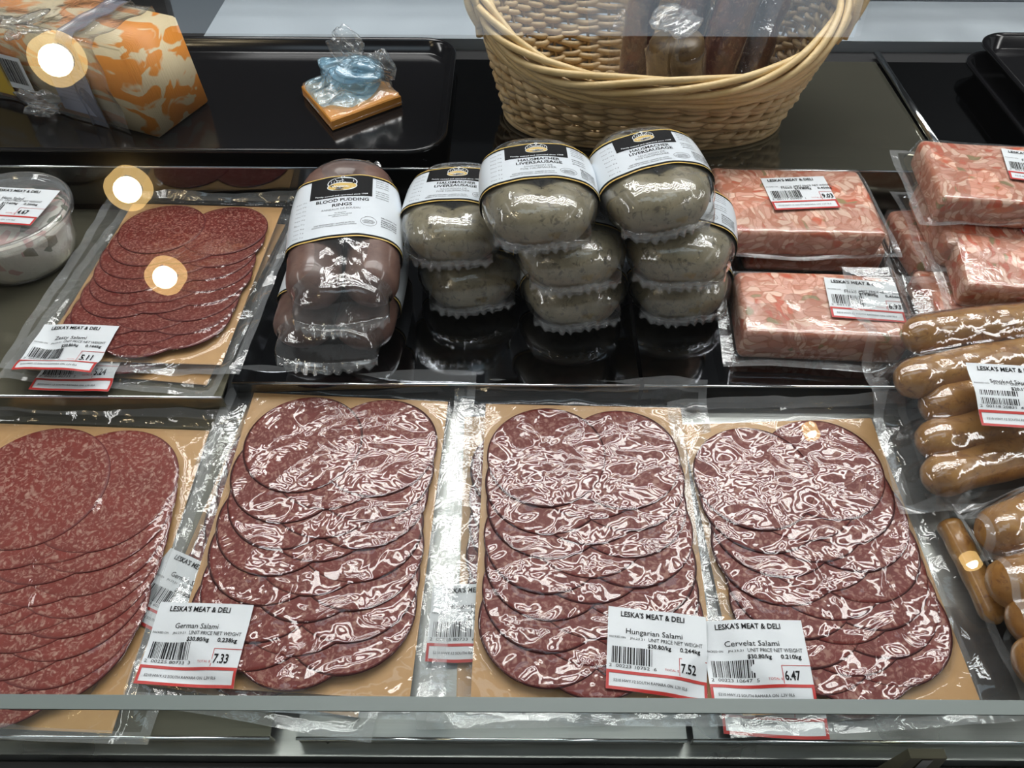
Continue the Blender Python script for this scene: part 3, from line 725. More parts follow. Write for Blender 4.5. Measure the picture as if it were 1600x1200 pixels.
hc('head cheese block hidden beneath the one priced 9.03, red edged label in front', (0.262, 0.560, 0.0455), (0, 0, rad(-2)), 0.118, 0.082, HH, 41, (0.002, -0.022, rad(-4), '6.73'))
hc('pink marbled head cheese block priced 9.03, right of the liversausage stacks', (0.241, 0.552, 0.0745), (rad(1), 0, rad(-1)), 0.132, 0.092, HH, 42, (0.004, 0.006, rad(5), '9.03'), edge=(0.006, 0.003))
hc('single pink head cheese block, its label half under the smoked sausage pouch', (0.242, 0.448, 0.0460), (rad(2), 0, rad(-3)), 0.126, 0.070, 0.032, 43, (0.034, 0.004, rad(-3), '6.93'), mg=(0.014, 0.012, 0.016, 0.018), edge=(0.010, 0.000))
hc('head cheese block standing lowest at the back right, dark and mostly covered', (0.405, 0.545, 0.0455), (0, 0, rad(6)), 0.125, 0.080, HH, 44, None, mg=(0.016, 0.01, 0.01, 0.01))
hc('head cheese block second from top in the right pile, barcode label cut by the frame', (0.418, 0.536, 0.0735), (rad(1), 0, rad(-3)), 0.130, 0.088, HH, 45, (0.026, -0.010, rad(-3), '8.20'), edge=(0.004, 0.002))
hc('head cheese block on top of the right pile, label cut by the right frame edge', (0.412, 0.552, 0.1020), (rad(1), 0, rad(-6)), 0.130, 0.085, HH, 46, (0.024, 0.006, rad(-7), '8.84'), mg=(0.014, 0.012, 0.012, 0.010), edge=(0.006, 0.004))
hc('head cheese block underneath the unlabelled one, at the right above the smoked sausages', (0.400, 0.474, 0.0455), (0, 0, rad(2)), 0.125, 0.054, 0.024, 47, None, mg=(0.016, 0.01, 0.006, 0.008))
hc('unlabelled head cheese block with an orange left corner, right above the smoked sausages', (0.420, 0.474, 0.0715), (rad(6), 0, rad(-7)), 0.130, 0.060, HH, 48, None, edge=(0.004, 0.002))

# ---------------------------------------------------------------- smoked sausages
M_smoked = meat_mat('smoked_sausage_skin', (0.33, 0.145, 0.030), (0.46, 0.235, 0.060), (0.20, 0.075, 0.022), 60, 0.5, 0.4)
M_sfilm = film_mat('smoked_sausage_film', haze=0.03, rough=0.06, scale=70, strength=0.55, dist=0.0011, gain=2.4, stretch=(0.7, 1.5, 1))
def sausages(root, paths, r, origin):
    for pth in paths:
        k = 34; ctl = np.array([tuple(q) for q in pth]); tt = np.linspace(0, 1, len(ctl)); ti = np.linspace(0, 1, k)
        if len(ctl) == 3:
            a0, a1, a2 = ctl; pts = np.array([(1-q)**2*a0 + 2*(1-q)*q*(2*a1-(a0+a2)/2) + q*q*a2 for q in ti])
        else: pts = np.stack([np.interp(ti, tt, ctl[:, i]) for i in range(3)], 1)
        d = np.minimum(np.arange(k), np.arange(k)[::-1])/k
        rr = r*np.sqrt(np.clip(1-(1-np.clip(d/0.09, 0, 1))**2, 0.03, 1))*(1+0.03*np.sin(np.arange(k)*0.7))
        v, f = tube_geo(pts-np.array(origin), rr, 22); mesh('sausage', v, f, M_smoked, root)
def sausage_pouch(label, paths, r, corners, zf, seed, group, lab=None, edge_rise=0.004):
    """corners: back-left, back-right, front-right, front-left in world xy"""
    org = np.array([corners[3][0], corners[3][1], 0.0]); org[2] = zf(corners[3][0], corners[3][1])
    t = thing('smoked_sausage_pouch', label, 'sausage pack', tuple(org), (0, 0, 0), group)
    sausages(t, paths, r, org)
    nx, ny = 110, 120; uu, vv = np.meshgrid(np.linspace(0, 1, nx), np.linspace(0, 1, ny), indexing='ij')
    BL, BR, FR, FL = [np.array(c) for c in corners]
    XY = (FL[None, None]*(1-uu[..., None])*(1-vv[..., None]) + FR*(uu[..., None])*(1-vv[..., None]) + BL*(1-uu[..., None])*vv[..., None] + BR*uu[..., None]*vv[..., None])
    X, Y = XY[..., 0], XY[..., 1]; base = zf(X, Y); h = base.copy() + 0.001
    for pth in paths:
        ctl = np.array([tuple(q) for q in pth]); k = 60; ti = np.linspace(0, 1, k)
        a0, a1, a2 = ctl; pts = np.array([(1-q)**2*a0 + 2*(1-q)*q*(2*a1-(a0+a2)/2) + q*q*a2 for q in ti])
        for q, pt in enumerate(pts):
            e = min(q, k-1-q)/k; R = r*math.sqrt(max(0.05, 1-(1-min(1, e/0.09))**2))+0.0012
            d2 = (X-pt[0])**2+(Y-pt[1])**2
            h = np.where(d2 < R*R, np.maximum(h, pt[2]+np.sqrt(np.maximum(R*R-d2, 0))), h)
    top = h.copy(); pad = lambda g: (lambda p: (p[:-2, 1:-1]+p[2:, 1:-1]+p[1:-1, :-2]+p[1:-1, 2:])/4)(np.pad(g, 1, mode='edge'))
    for _ in range(14): h = np.maximum(h, pad(h))
    rim_d = np.minimum(np.minimum(uu, 1-uu)*abs(BR[0]-BL[0]), np.minimum(vv, 1-vv)*abs(BL[1]-FL[1]))
    flat = np.clip(1-rim_d/0.02, 0, 1)
    w1 = waves(seed, 6, 50, 180); w2 = waves(seed+1, 5, 20, 70)
    h = h + flat*(0.0012*(1+w1(X, Y)) + edge_rise*(0.5+0.5*w2(X, Y))*flat) + 0.0002*waves(seed+2, 7, 150, 400)(X, Y)
    wob = 0.003*w2(X*1.3, Y)*np.clip(1-rim_d/0.012, 0, 1)
    V = np.stack([X+wob-org[0], Y+wob*0.5-org[1], h-org[2]], -1).reshape(-1, 3)
    e = (rim_d[:-1, :-1].ravel() < 0.006).astype(int)
    mesh('vacuum_film', V, grid_faces(nx, ny), [M_sfilm, M_seal], t, fm=e.tolist())
    if lab:
        (lx, ly, lz), la, tx, ty, args = lab; ca, sa = math.cos(la), math.sin(la)
        def fmap(x, y, e_):
            X_ = lx + ca*x - sa*y; Y_ = ly + sa*x + ca*y
            return (X_-org[0], Y_-org[1], lz + tx*x + ty*y + 0.0012*math.cos(y*150) + e_ - org[2])
        price_label(t, fmap, *args, lw=0.060, lh=0.049)
    return t
G = 'vacuum pouches of smoked sausages'
zp = lambda x, y: np.maximum(np.clip(0.030 + (np.asarray(y)-0.29)*0.22, 0.030, 0.075), 0.0815*np.clip((0.312-np.asarray(x))/0.006, 0, 1)*np.clip((np.asarray(y)-0.395)/0.012, 0, 1))
def S3(a, b, z, arc=0.004):
    A, B = P(*a, z), P(*b, z); M_ = (A+B)/2 + Vector((0.0, arc, 0)); return (A, M_, B)
pths = [S3((1412, 528), (1760, 500), 0.078, 0.006), S3((1402, 600), (1760, 548), 0.069, 0.008), S3((1442, 640), (1770, 590), 0.060, 0.006),
        S3((1436, 696), (1780, 640), 0.053, 0.006), S3((1446, 752), (1790, 698), 0.046, 0.008)]
lz = 0.088; lc = P(1592, 617, lz)
sausage_pouch('pouch of five golden smoked sausages with a white price label, at the right edge', pths, 0.0150,
              ((0.266, 0.482), (0.52, 0.482), (0.52, 0.287), (0.268, 0.283)), zp, 61, G,
              lab=((lc.x, lc.y, lc.z), rad(-4), 0.0, 0.20, ('Smoked Sausage', '$20.17', '0.412', '8.31', 'JN.18.21', '00118 20831')), edge_rise=0.003)
zq = lambda x, y: fz(np.asarray(y), 0.0205)
pths = [S3((1540, 845), (1850, 760), 0.048, 0.010), S3((1556, 925), (1860, 850), 0.045, 0.006), S3((1590, 985), (1880, 930), 0.042, 0.008), S3((1600, 1050), (1880, 1000), 0.040, 0.006)]
sausage_pouch('clear pouch of plump smoked sausages at the bottom right corner', pths, 0.0165,
              ((0.300, 0.287), (0.52, 0.287), (0.52, 0.160), (0.302, 0.160)), zq, 62, G)
zr = lambda x, y: fz(np.asarray(y), 0.0006)
pths = [(P(1478, 812, 0.022), P(1514, 880, 0.019), P(1560, 975, 0.015)), (P(1540, 800, 0.022), P(1590, 900, 0.018), P(1660, 1010, 0.014))]
sausage_pouch('dark brown smoked sausage pouch lying underneath, beside the salami priced 6.47', pths, 0.0085,
              (P(1430, 790, 0.0).xy, P(1850, 780, 0.0).xy, P(1950, 1060, 0.0).xy, P(1575, 1040, 0.0).xy), zr, 63, G)

# ---------------------------------------------------------------- wicker basket
def wicker_mat(name, c1, c2, c3):
    t = NT(name); co = t.coord(); n = t.noise(co, 28, 3, 0.6); n2 = t.noise(t.coord(scale=(1, 1, 5)), 160, 3, 0.6)
    c = t.mix(t.ramp(n.outputs[0], [(0.35, 0.0), (0.65, 1.0)]).outputs[0], c1, c2); c = t.mix(t.ramp(n2.outputs[0], [(0.55, 0.0), (0.8, 0.6)]).outputs[0], c, c3)
    return t.pbr(c, 0.42, 0, t.bump(n2.outputs[0], 0.3, 0.0005))
M_wick = wicker_mat('wicker_cane', (0.52, 0.36, 0.17), (0.66, 0.50, 0.28), (0.36, 0.22, 0.09))
M_wickrim = wicker_mat('wicker_rim_cane', (0.60, 0.42, 0.18), (0.72, 0.54, 0.28), (0.40, 0.25, 0.10))
BX, BY, BZ = 0.1275, 0.718, 0.0905
A0, B0, A1, B1, BH = 0.131, 0.068, 0.160, 0.112, 0.080
def bask(th, f, out=0.0, rise=True):
    a = A0 + (A1-A0)*(f**0.85) + out; b = B0 + (B1-B0)*(f**0.85) + out; p = 0.80
    x = a*np.sign(np.cos(th))*np.abs(np.cos(th))**p; y = b*np.sign(np.sin(th))*np.abs(np.sin(th))**p
    z = BH*f*(1 + (0.55*np.abs(np.cos(th))**3 if rise else 0))
    return np.stack([x, y, z + 0*th], -1)
bk = thing('wicker_basket', 'oval woven wicker basket with twisted handles holding dry sausages', 'basket', (BX, BY, BZ), (0, 0, rad(-1.5)))
NS = 44; th = np.linspace(0, 2*PI, NS*7, endpoint=False)
bd = MB(); rg = random.Random(3)
ROWS = 21
for k in range(ROWS):
    f = (k+0.6)/ROWS*0.97
    pth = bask(th, f, 0) ; nrm = bask(th, f, 1.0) - bask(th, f, 0)
    amp = 0.0030*np.cos(NS/2*th + k*PI)
    slant = 0.0012*np.sin(NS/4*th + k*1.3) + 0.0007*np.sin(3*th+k)
    q = pth + nrm*amp[:, None]; q[:, 2] += slant
    bd.tube(q, 0.0029 + 0.0003*rg.random(), 6, closed=True)
for j in range(NS):
    a = 2*PI*(j)/NS; fs = np.linspace(0.0, 0.97, 12)
    pts = [bask(np.array([a]), f_, 0)[0] for f_ in fs]
    bd.tube(pts, 0.0016, 6)
bd.build('woven_body', M_wick, bk)
b_ = MB()
for i in range(-16, 17):
    x = i*0.0078; y = B0*0.98*(1-(abs(x)/A0)**2.3)**0.45 if abs(x) < A0 else 0
    if y > 0.004: b_.tube([(x, -y, 0.0028+0.0008*(i % 2)), (x, 0, 0.0028), (x, y, 0.0028+0.0008*(i % 2))], 0.0022, 6)
for i in range(-8, 9):
    y = i*0.0078; x = A0*0.97*(1-(abs(y)/B0)**2.3)**0.45 if abs(y) < B0 else 0
    if x > 0.004: b_.tube([(xx, y, 0.0050+0.0018*math.sin(xx*400+i*PI)) for xx in np.linspace(-x, x, 60)], 0.0021, 6)
b_.build('base', M_wick, bk)
fr = MB(); t8 = np.linspace(0, 2*PI, 260, endpoint=False)
fr.tube(bask(t8, 0.02, 0.003), 0.0036, 7, closed=True); fr.tube(bask(t8, 0.06, 0.002), 0.0030, 7, closed=True); fr.build('foot_ring', M_wick, bk)
rm = MB(); th2 = np.linspace(0, 2*PI, 520, endpoint=False)
for s_ in range(5):
    ph = s_*2*PI/5 + 4*th2
    q = bask(th2, 1.0, 0.0); nn = bask(th2, 1.0, 1.0)-bask(th2, 1.0, 0.0)
    q = q + nn*(0.0052*np.cos(ph))[:, None]; q[:, 2] += 0.0015 + 0.0072*np.sin(ph)
    rm.tube(q, 0.0031, 8, closed=True)
for s_ in range(3):
    q = bask(th2, 0.90-0.05*s_, 0.0035); q[:, 2] += 0.0012*np.sin(9*th2+s_*2); rm.tube(q, 0.0031, 7, closed=True)
rm.build('braided_rim', M_wickrim, bk)
for sd, tilt in ((-1, 0.0), (1, 0.0)):
    hd = MB()
    for s_ in range(3):
        u = np.linspace(0, 1, 90); ang = PI*u
        hx = sd*(A1 - 0.006 + 0.022*np.sin(ang)); hy = -0.052*np.cos(ang); hz = BH*1.45 + 0.046*np.sin(ang)**0.8 - 0.018*np.abs(np.cos(ang))**4
        ph = s_*2*PI/3 + u*13
        hd.tube(np.stack([hx + 0.0042*np.cos(ph), hy, hz + 0.0042*np.sin(ph)], 1), 0.0033, 8)
    hd.build('twisted_handle', M_wickrim, bk)

def crumple(name, c, rx, ry, rz_, seed, mat, parent, n=44, amp=0.35, rot=0.0):
    w = waves(seed, 7, 1.5, 5); w2 = waves(seed+1, 7, 5, 14); V = []; F = []
    for i in range(n+1):
        th_ = PI*i/n
        for j in range(n):
            ph = 2*PI*j/n; d = np.array([math.sin(th_)*math.cos(ph), math.sin(th_)*math.sin(ph), math.cos(th_)])
            k = 1 + amp*float(w(np.array(d[0]+0.6*d[2]), np.array(d[1]-0.5*d[2]))) + amp*0.4*float(w2(np.array(d[0]+d[2]), np.array(d[1]-d[2])))
            V.append((c[0]+rx*k*d[0], c[1]+ry*k*d[1], c[2]+rz_*k*d[2]))
    for i in range(n):
        for j in range(n): F.append((i*n+j, i*n+(j+1) % n, (i+1)*n+(j+1) % n, (i+1)*n+j))
    return mesh(name, V, F, mat, parent)

# dry sausages standing in the basket
M_dry = meat_mat('dry_sausage_skin', (0.085, 0.020, 0.013), (0.17, 0.046, 0.026), (0.34, 0.17, 0.09), 90, 0.5, 0.8)
M_drycut = meat_mat('smoked_bark', (0.075, 0.045, 0.018), (0.14, 0.090, 0.035), (0.03, 0.012, 0.008), 60, 0.2, 0.9)
M_bag = film_mat('sausage_bag_film', haze=0.015, rough=0.05, scale=48, strength=0.9, dist=0.0025, gain=1.9, tint=(0.93, 0.93, 0.95))
def dry_sausage(label, base, topp, r, seed, bag=0.013, bend=0.006, mat=M_dry, lead=0.05):
    base = Vector(base); topp = Vector(topp); ax = topp-base; L = ax.length
    q = ax.to_track_quat('Z', 'Y')
    t = thing('dry_sausage', label, 'dry sausage', base, (0, 0, 0), 'dry sausages in the wicker basket'); t.rotation_mode = 'QUATERNION'; t.rotation_quaternion = q
    k = 40; zz = np.linspace(0.002, L, k); wv = waves(seed, 5, 30, 90)
    pts = np.stack([bend*np.sin(zz/L*PI), 0.3*bend*np.sin(zz/L*2*PI), zz], 1); d = np.minimum(np.arange(k), np.arange(k)[::-1])/k
    rr = r*np.sqrt(np.clip(1-(1-np.clip(d/0.08, 0, 1))**2, 0.05, 1))*(1+0.05*wv(zz, zz*0))
    v, f = tube_geo(pts, rr, 20); v = np.array(v); v += 0.0006*waves(seed+3, 6, 150, 400)(v[:, 0]+v[:, 1], v[:, 2])[:, None]*np.array([1, 1, 0])
    mesh('sausage', v, f, mat, t)
    # flat vacuum bag: front and back skins that meet at the two sides
    nx, nz = 40, 46; V = []; w1 = waves(seed+7, 6, 40, 160)
    hw = r*1.12 + bag
    z0, z1 = -0.004, L+lead
    for sgn in (1, -1):
        for i in range(nx):
            for j in range(nz):
                x = -hw + 2*hw*i/(nx-1); z = z0 + (z1-z0)*j/(nz-1)
                cxx = bend*math.sin(min(max(z/L, 0), 1)*PI); inside = max(0.0, (r*1.06)**2 - (x-cxx)**2); e = min(max((min(z, L-z)+0.004)/0.02, 0), 1)
                y = math.sqrt(inside)*e; wr = float(w1(np.array(x), np.array(z)))
                V.append((x, sgn*(y+0.0012) + 0.0022*wr*(1 if inside == 0 or e < 1 else 0.12) - 0.0*z, z))
    F = grid_faces(nx, nz) + grid_faces(nx, nz, nx*nz)
    mesh('vacuum_bag', V, F, M_bag, t)
    return t
M_cling = film_mat('cling_wrap', haze=0.08, rough=0.08, scale=60, strength=0.8, dist=0.002, gain=2.4)
z_in = BZ+0.010
dry_sausage('tall dark dry sausage leaning right, the widest one near the front rim', (0.180, 0.672, z_in), (0.222, 0.720, 0.300), 0.0175, 71)
dry_sausage('dark dry sausage leaning right, just left behind the widest one', (0.155, 0.690, z_in), (0.186, 0.745, 0.300), 0.0140, 72, bag=0.008)
dry_sausage('rightmost dry sausage in the basket, bag with a bright crease by the handle', (0.218, 0.690, z_in), (0.262, 0.738, 0.300), 0.0145, 73, bag=0.018)
dry_sausage('dry sausage at the back of the basket, seen behind the left ones', (0.120, 0.730, z_in), (0.138, 0.775, 0.300), 0.0150, 74, bag=0.014)
dry_sausage('dry sausage at the very back right of the basket', (0.190, 0.745, z_in), (0.225, 0.785, 0.300), 0.0135, 76, bag=0.008)
dry_sausage('short brown smoked sausage with crumpled film on its blunt upper end', (0.150, 0.652, z_in+0.004), (0.138, 0.655, 0.196), 0.0235, 75, bag=0.004, bend=0.0, mat=M_drycut, lead=0.012)
sh = [o for o in bpy.data.objects if o.get('label', '').startswith('short brown')][0]
crumple('film_gather', (0.004, 0.0, 0.104), 0.022, 0.017, 0.006, 18, M_cling, sh, amp=0.35)
# empty flat bags left in the basket
def loose_bag(label, pts, seed):
    c = Vector(pts[0])*0
    for p_ in pts: c += Vector(p_)/4
    t = MB(); n = 26; w = waves(seed, 6, 40, 120); A, B, C, D = [np.array(p_) for p_ in pts]
    for sgn in (0, 1):
        V = []
        for i in range(n):
            for j in range(n):
                u, v_ = i/(n-1), j/(n-1); q = A*(1-u)*(1-v_)+B*u*(1-v_)+C*u*v_+D*(1-u)*v_
                q = q + np.array([0, 1, 0.4])*(0.0035*float(w(np.array(q[0]), np.array(q[2]+q[1]))) + 0.002*sgn); V.append(q-np.array(c))
        t.add(V, grid_faces(n, n))
    o = t.build('empty_bag', M_bag, None, loc=c); return tag(o, label, 'plastic bag')
loose_bag('empty clear plastic bag standing in the basket, left of the sausages', [(0.080, 0.690, 0.115), (0.125, 0.690, 0.115), (0.118, 0.700, 0.205), (0.062, 0.700, 0.205)], 81)
loose_bag('clear flat plastic sleeve lying in the left end of the basket', [(-0.010, 0.690, 0.135), (0.062, 0.672, 0.115), (0.052, 0.688, 0.135), (0.005, 0.702, 0.155)], 82)

# ---------------------------------------------------------------- black serving trays
def serving_tray(label, x0, x1, y0, y1, z, rz=0.0, rc=0.035):
    t = thing('serving_tray', label, 'tray', ((x0+x1)/2, (y0+y1)/2, z), (0, 0, rz), 'black plastic serving trays')
    def outline(off, n=10):
        w = (x1-x0)/2+off; l = (y1-y0)/2+off; r = rc+off; pts = []
        for cx, cy, a0 in ((w-r, l-r, 0), (-w+r, l-r, PI/2), (-w+r, -l+r, PI), (w-r, -l+r, 1.5*PI)):
            for k in range(n+1): a = a0+PI/2*k/n; pts.append((cx+r*math.cos(a), cy+r*math.sin(a)))
        return pts
    prof = [(-0.012, 0.0025), (-0.010, 0.003), (-0.004, 0.013), (-0.002, 0.0150), (0.0, 0.0152), (0.0015, 0.0140), (0.0015, 0.0120), (-0.003, 0.0105), (-0.011, 0.0003)]
    V = []; F = []; n = len(outline(0))
    for off, zz in prof: V += [(x, y, zz) for x, y in outline(off)]
    for i in range(len(prof)-1):
        for j in range(n): F.append((i*n+j, i*n+(j+1) % n, (i+1)*n+(j+1) % n, (i+1)*n+j))
    rim = mesh('raised_rim', V, F, M_black, t)
    V = [(x, y, 0.0025) for x, y in outline(-0.012)] + [(x, y, 0.0003) for x, y in outline(-0.011)]
    mesh('tray_bottom', V, [tuple(range(n)), tuple(range(2*n-1, n-1, -1))], M_black, t, smooth=False)
    return t
serving_tray('black plastic tray with rounded corners under the cheese, left of the basket', -0.78, -0.063, 0.615, 0.838, 0.0915)
serving_tray('lower black tray of the pair cut off at the top right corner', 0.478, 0.93, 0.620, 0.815, 0.0915, 0, 0.03)
serving_tray('upper black tray of the pair cut off at the top right corner', 0.490, 0.95, 0.622, 0.822, 0.1080, 0, 0.03)

# ---------------------------------------------------------------- cheese
def cheese_mat():
    t = NT('marbled_cheese'); co = t.coord(scale=(0.55, 1, 1.5)); n = t.noise(co, 38, 2, 0.45, 0.9)
    c = t.mix(t.ramp(n.outputs[0], [(0.47, 0.0), (0.515, 1.0)]).outputs[0], (0.72, 0.60, 0.38), (0.72, 0.27, 0.045))
    n2 = t.noise(t.coord(scale=(1, 9, 1)), 90, 3)
    return t.pbr(c, 0.42, 0, t.bump(n2.outputs[0], 0.35, 0.0012), **{'Subsurface Weight': 0.1, 'Subsurface Radius': (0.01, 0.005, 0.002), 'Subsurface Scale': 0.3})
M_cheese = cheese_mat()
t_ = NT('orange_cheese'); n_ = t_.noise(t_.coord(), 60, 3)
M_orange = t_.pbr(t_.mix(n_.outputs[0], (0.74, 0.30, 0.05), (0.82, 0.38, 0.08)), 0.35)
M_clingblue = film_mat('crumpled_blue_cling_wrap', haze=0.34, rough=0.12, scale=120, strength=1.0, dist=0.002, gain=3.0, tint=(0.75, 0.90, 0.98), hazecol=(0.42, 0.74, 0.95))
M_greyband = film_mat('grey_printed_wrap', haze=0.45, rough=0.2, scale=40, strength=0.4, dist=0.001, gain=1.5, tint=(0.6, 0.62, 0.68), hazecol=(0.30, 0.32, 0.40))
zt = 0.0945
cf, cr = P(250, 218, zt), P(328, 160, zt)
wdir = (cr-cf).xy.normalized(); ldir = Vector((-wdir.y, wdir.x)); wlen = (cr-cf).xy.length
ang = math.atan2(ldir.y, ldir.x)
LEN = 0.36; HT = 0.083
o_ = Vector((cf.x, cf.y, zt))
t = thing('cheese_block', 'long marbled orange and white cheese block in torn wrap on the black tray', 'cheese', o_, (0, 0, ang))
# local x runs along the block (away from the cut end), local -y is across to the right side
bm = bmesh.new(); bmesh.ops.create_cube(bm, size=1)
for v in bm.verts:
    v.co = Vector(((v.co.x+0.5)*LEN, (v.co.y-0.5)*wlen, (v.co.z+0.5)*HT))
    if v.co.x < 0.01: v.co.x -= 0.0; 
    v.co.x += 0.10*v.co.z if v.co.x < 0.01 else 0
bmesh.ops.bevel(bm, geom=bm.edges[:], offset=0.0018, segments=3, affect='EDGES')
vs = [v.co.copy() for v in bm.verts]; fs = [[v.index for v in f.verts] for f in bm.faces]; bm.verts.index_update(); fs = [[v.index for v in f.verts] for f in bm.faces]; bm.free()
mesh('cheese', [(v.x, v.y, v.z+0.0008) for v in vs], fs, M_cheese, t)
def wrap_band(x0, x1, mat, name, off=0.0012, seed=5, amp=0.0012, n=70, top=True):
    """wrap round front side and top of the block between x0 and x1"""
    # path: bottom of the near side (y=0) up, over the top to the far side
    prof = []
    for s in np.linspace(0, 1, n):
        L1, L2 = HT, wlen; d = s*(L1+L2+0.02)
        if d < L1: prof.append((off, d, 0))
        elif d < L1+L2: prof.append((-(d-L1), HT+off, 1))
        else: prof.append((-wlen-off, HT+off-(d-L1-L2), 0))
    w = waves(seed, 6, 60, 220); V = []; m = 36
    for i in range(m):
        x = x0+(x1-x0)*i/(m-1)
        for y, z, k in prof:
            e = amp*(1.1+float(w(np.array(x), np.array(y*1.0+z)))) + (0.002 if i in (0, m-1) else 0)
            V.append((x + 0.010*z/HT*0.3 + 0.0015*float(w(np.array(y), np.array(z))), y + (e if k == 0 and y > -0.001 else 0), z + (e if k else 0) + 0.0008))
    return mesh(name, V, grid_faces(m, n), mat, t)
wrap_band(0.030, 0.30, M_cling, 'clear_wrap', seed=6)
wrap_band(0.055, 0.075, M_greyband, 'wrap_seam', 0.003, 8, 0.0008)
def side(x, y, e=0.0): return (x, 0.0045+e, HT/2+0.001+y)
def side_label(name, xc, yc, w, h, art, mat, txt):
    V = [side(xc-w/2+w*i/5, yc-h/2+h*j/5, 0) for i in range(6) for j in range(6)]
    l_ = mesh(name, V, grid_faces(6, 6), mat, t); l_['label'] = txt
    a_ = Art(); art(a_); a_.build(lambda x, y, e: side(xc-x, yc+y, e), INKS, l_)
M_lab_y = plain('yellow_label', (0.62, 0.42, 0.05), 0.35); M_lab_b = plain('grey_blue_label', (0.26, 0.28, 0.36), 0.35)
def art_bar(a_):
    x = -0.014; rg = random.Random(4)
    while x < 0.013:
        w_ = rg.choice([0.0006, 0.001, 0.0016]); a_.rect(x, -0.011, x+w_, 0.013, 0, 0.02); x += w_+rg.choice([0.0006, 0.001])
def art_txt(a_):
    for k in range(9): a_.text('MARBLE CHEDDAR CHEESE  INGREDIENTS MILK', 0, 0.016-0.004*k, 0.0014, 4, 0.036, False, 'C')
side_label('yellow_label', 0.205, -0.002, 0.075, 0.062, lambda a_: (a_.text('MARBLE', 0, 0.008, 0.008, 3, 0.05, True, 'C'), a_.text('CHEESE', 0, -0.006, 0.006, 3, 0.04, True, 'C')), M_lab_y, 'yellow label on the side of the cheese')
side_label('barcode_label', 0.155, -0.006, 0.034, 0.034, art_bar, M_paper, 'white barcode label')
side_label('ingredients_label', 0.082, -0.004, 0.048, 0.056, art_txt, M_lab_b, 'grey blue ingredients label')
# loose tuft of the wrap
crumple('wrap_tuft', (0.120, 0.017, 0.017), 0.022, 0.012, 0.014, 12, M_cling, t)
crumple('wrap_tuft', (0.115, 0.004, 0.088), 0.026, 0.018, 0.007, 13, M_cling, t)

q1, q2, q3, q4 = P(520, 205, zt), P(628, 165, zt), P(580, 128, zt), P(474, 150, zt)
cc = (q1+q2+q3+q4)/4; cc.z = zt
t = thing('cheese_slice', 'thin orange cheese piece under crumpled blue cling wrap, alone on the black tray', 'cheese', cc, (0, 0, 0))
V = []; n = 24
for zz, ins in ((0.0008, 0), (0.0098, 0.0), (0.0112, 0.0012)):
    for a_, b_2 in ((q1, q2), (q2, q3), (q3, q4), (q4, q1)):
        for k in range(6):
            p_ = a_ + (b_2-a_)*k/6 - cc; p_.z = 0; p_ = p_*(1-ins/0.045); V.append((p_.x, p_.y, zz))
F = [(i*n+j, i*n+(j+1) % n, (i+1)*n+(j+1) % n, (i+1)*n+j) for i in range(2) for j in range(n)] + [tuple(range(2*n, 3*n)), tuple(range(n-1, -1, -1))]
mesh('cheese', V, F, M_orange, t, smooth=False)
# wrap: sheet over the slice gathered into a crumpled tuft
n = 60; V = []; w = waves(91, 8, 120, 420); w3 = waves(92, 6, 40, 120)
for i in range(n):
    for j in range(n):
        u, v_ = i/(n-1), j/(n-1); p_ = (q1*(1-u)*(1-v_)+q2*u*(1-v_)+q3*u*v_+q4*(1-u)*v_) - cc
        edge_ = min(u, v_, 1-u, 1-v_); s_ = 1.03
        dx, dy = p_.x+0.002, p_.y-0.012; g = math.exp(-((dx/0.034)**2+(dy/0.022)**2))
        wv = float(w(np.array(p_.x), np.array(p_.y))); z = 0.0122 + 0.0009*(1+wv) + g*(0.010+0.006*wv)
        if edge_ < 0.02: z = 0.004
        V.append((p_.x*s_, p_.y*s_, z))
fm = [1 if (i/(n-1)-0.45)**2+((j/(n-1))-0.62)**2*0.9 < 0.24 else 0 for i in range(n-1) for j in range(n-1)]
mesh('cling_wrap', V, grid_faces(n, n), [M_cling, M_clingblue], t, fm=fm)
crumple('wrap_tuft', (0.004, 0.014, 0.027), 0.026, 0.018, 0.011, 14, M_clingblue, t, amp=0.42)
crumple('wrap_tuft', (-0.002, 0.020, 0.050), 0.013, 0.009, 0.012, 15, M_cling, t, amp=0.35)
crumple('wrap_tuft', (0.031, 0.012, 0.030), 0.010, 0.008, 0.012, 16, M_cling, t, amp=0.35)

# ---------------------------------------------------------------- ham salad tubs
def salad_mat():
    t = NT('ham_salad'); co = t.coord(); v = t.n('ShaderNodeTexVoronoi', {'Vector': co, 'Scale': 110}); n = t.noise(co, 70, 3, 0.6, 0.5)
    sep = t.n('ShaderNodeSeparateColor', {0: v.outputs['Color']})
    c = t.mix(t.ramp(sep.outputs[0], [(0.0, 0.0), (0.72, 0.0), (0.78, 1.0)]).outputs[0], (0.78, 0.72, 0.62), (0.62, 0.38, 0.34))
    c = t.mix(t.ramp(n.outputs[0], [(0.62, 0.0), (0.70, 0.9)]).outputs[0], c, (0.80, 0.76, 0.68)); c = t.mix(t.ramp(sep.outputs[1], [(0.93, 0.0), (0.95, 1.0)]).outputs[0], c, (0.12, 0.13, 0.06))
    return t.pbr(c, 0.4, 0, t.bump(n.outputs[0], 0.8, 0.003))
M_salad = salad_mat()
M_tub = film_mat('clear_tub_plastic', haze=0.10, rough=0.10, scale=12, strength=0.05, dist=0.001, gain=2.0, tint=(0.93, 0.95, 0.96))
def lathe(name, prof, mat, parent, n=64):
    V = [(r*math.cos(2*PI*j/n), r*math.sin(2*PI*j/n), z) for r, z in prof for j in range(n)]
    return mesh(name, V, [(i*n+j, i*n+(j+1) % n, (i+1)*n+(j+1) % n, (i+1)*n+j) for i in range(len(prof)-1) for j in range(n)], mat, parent)
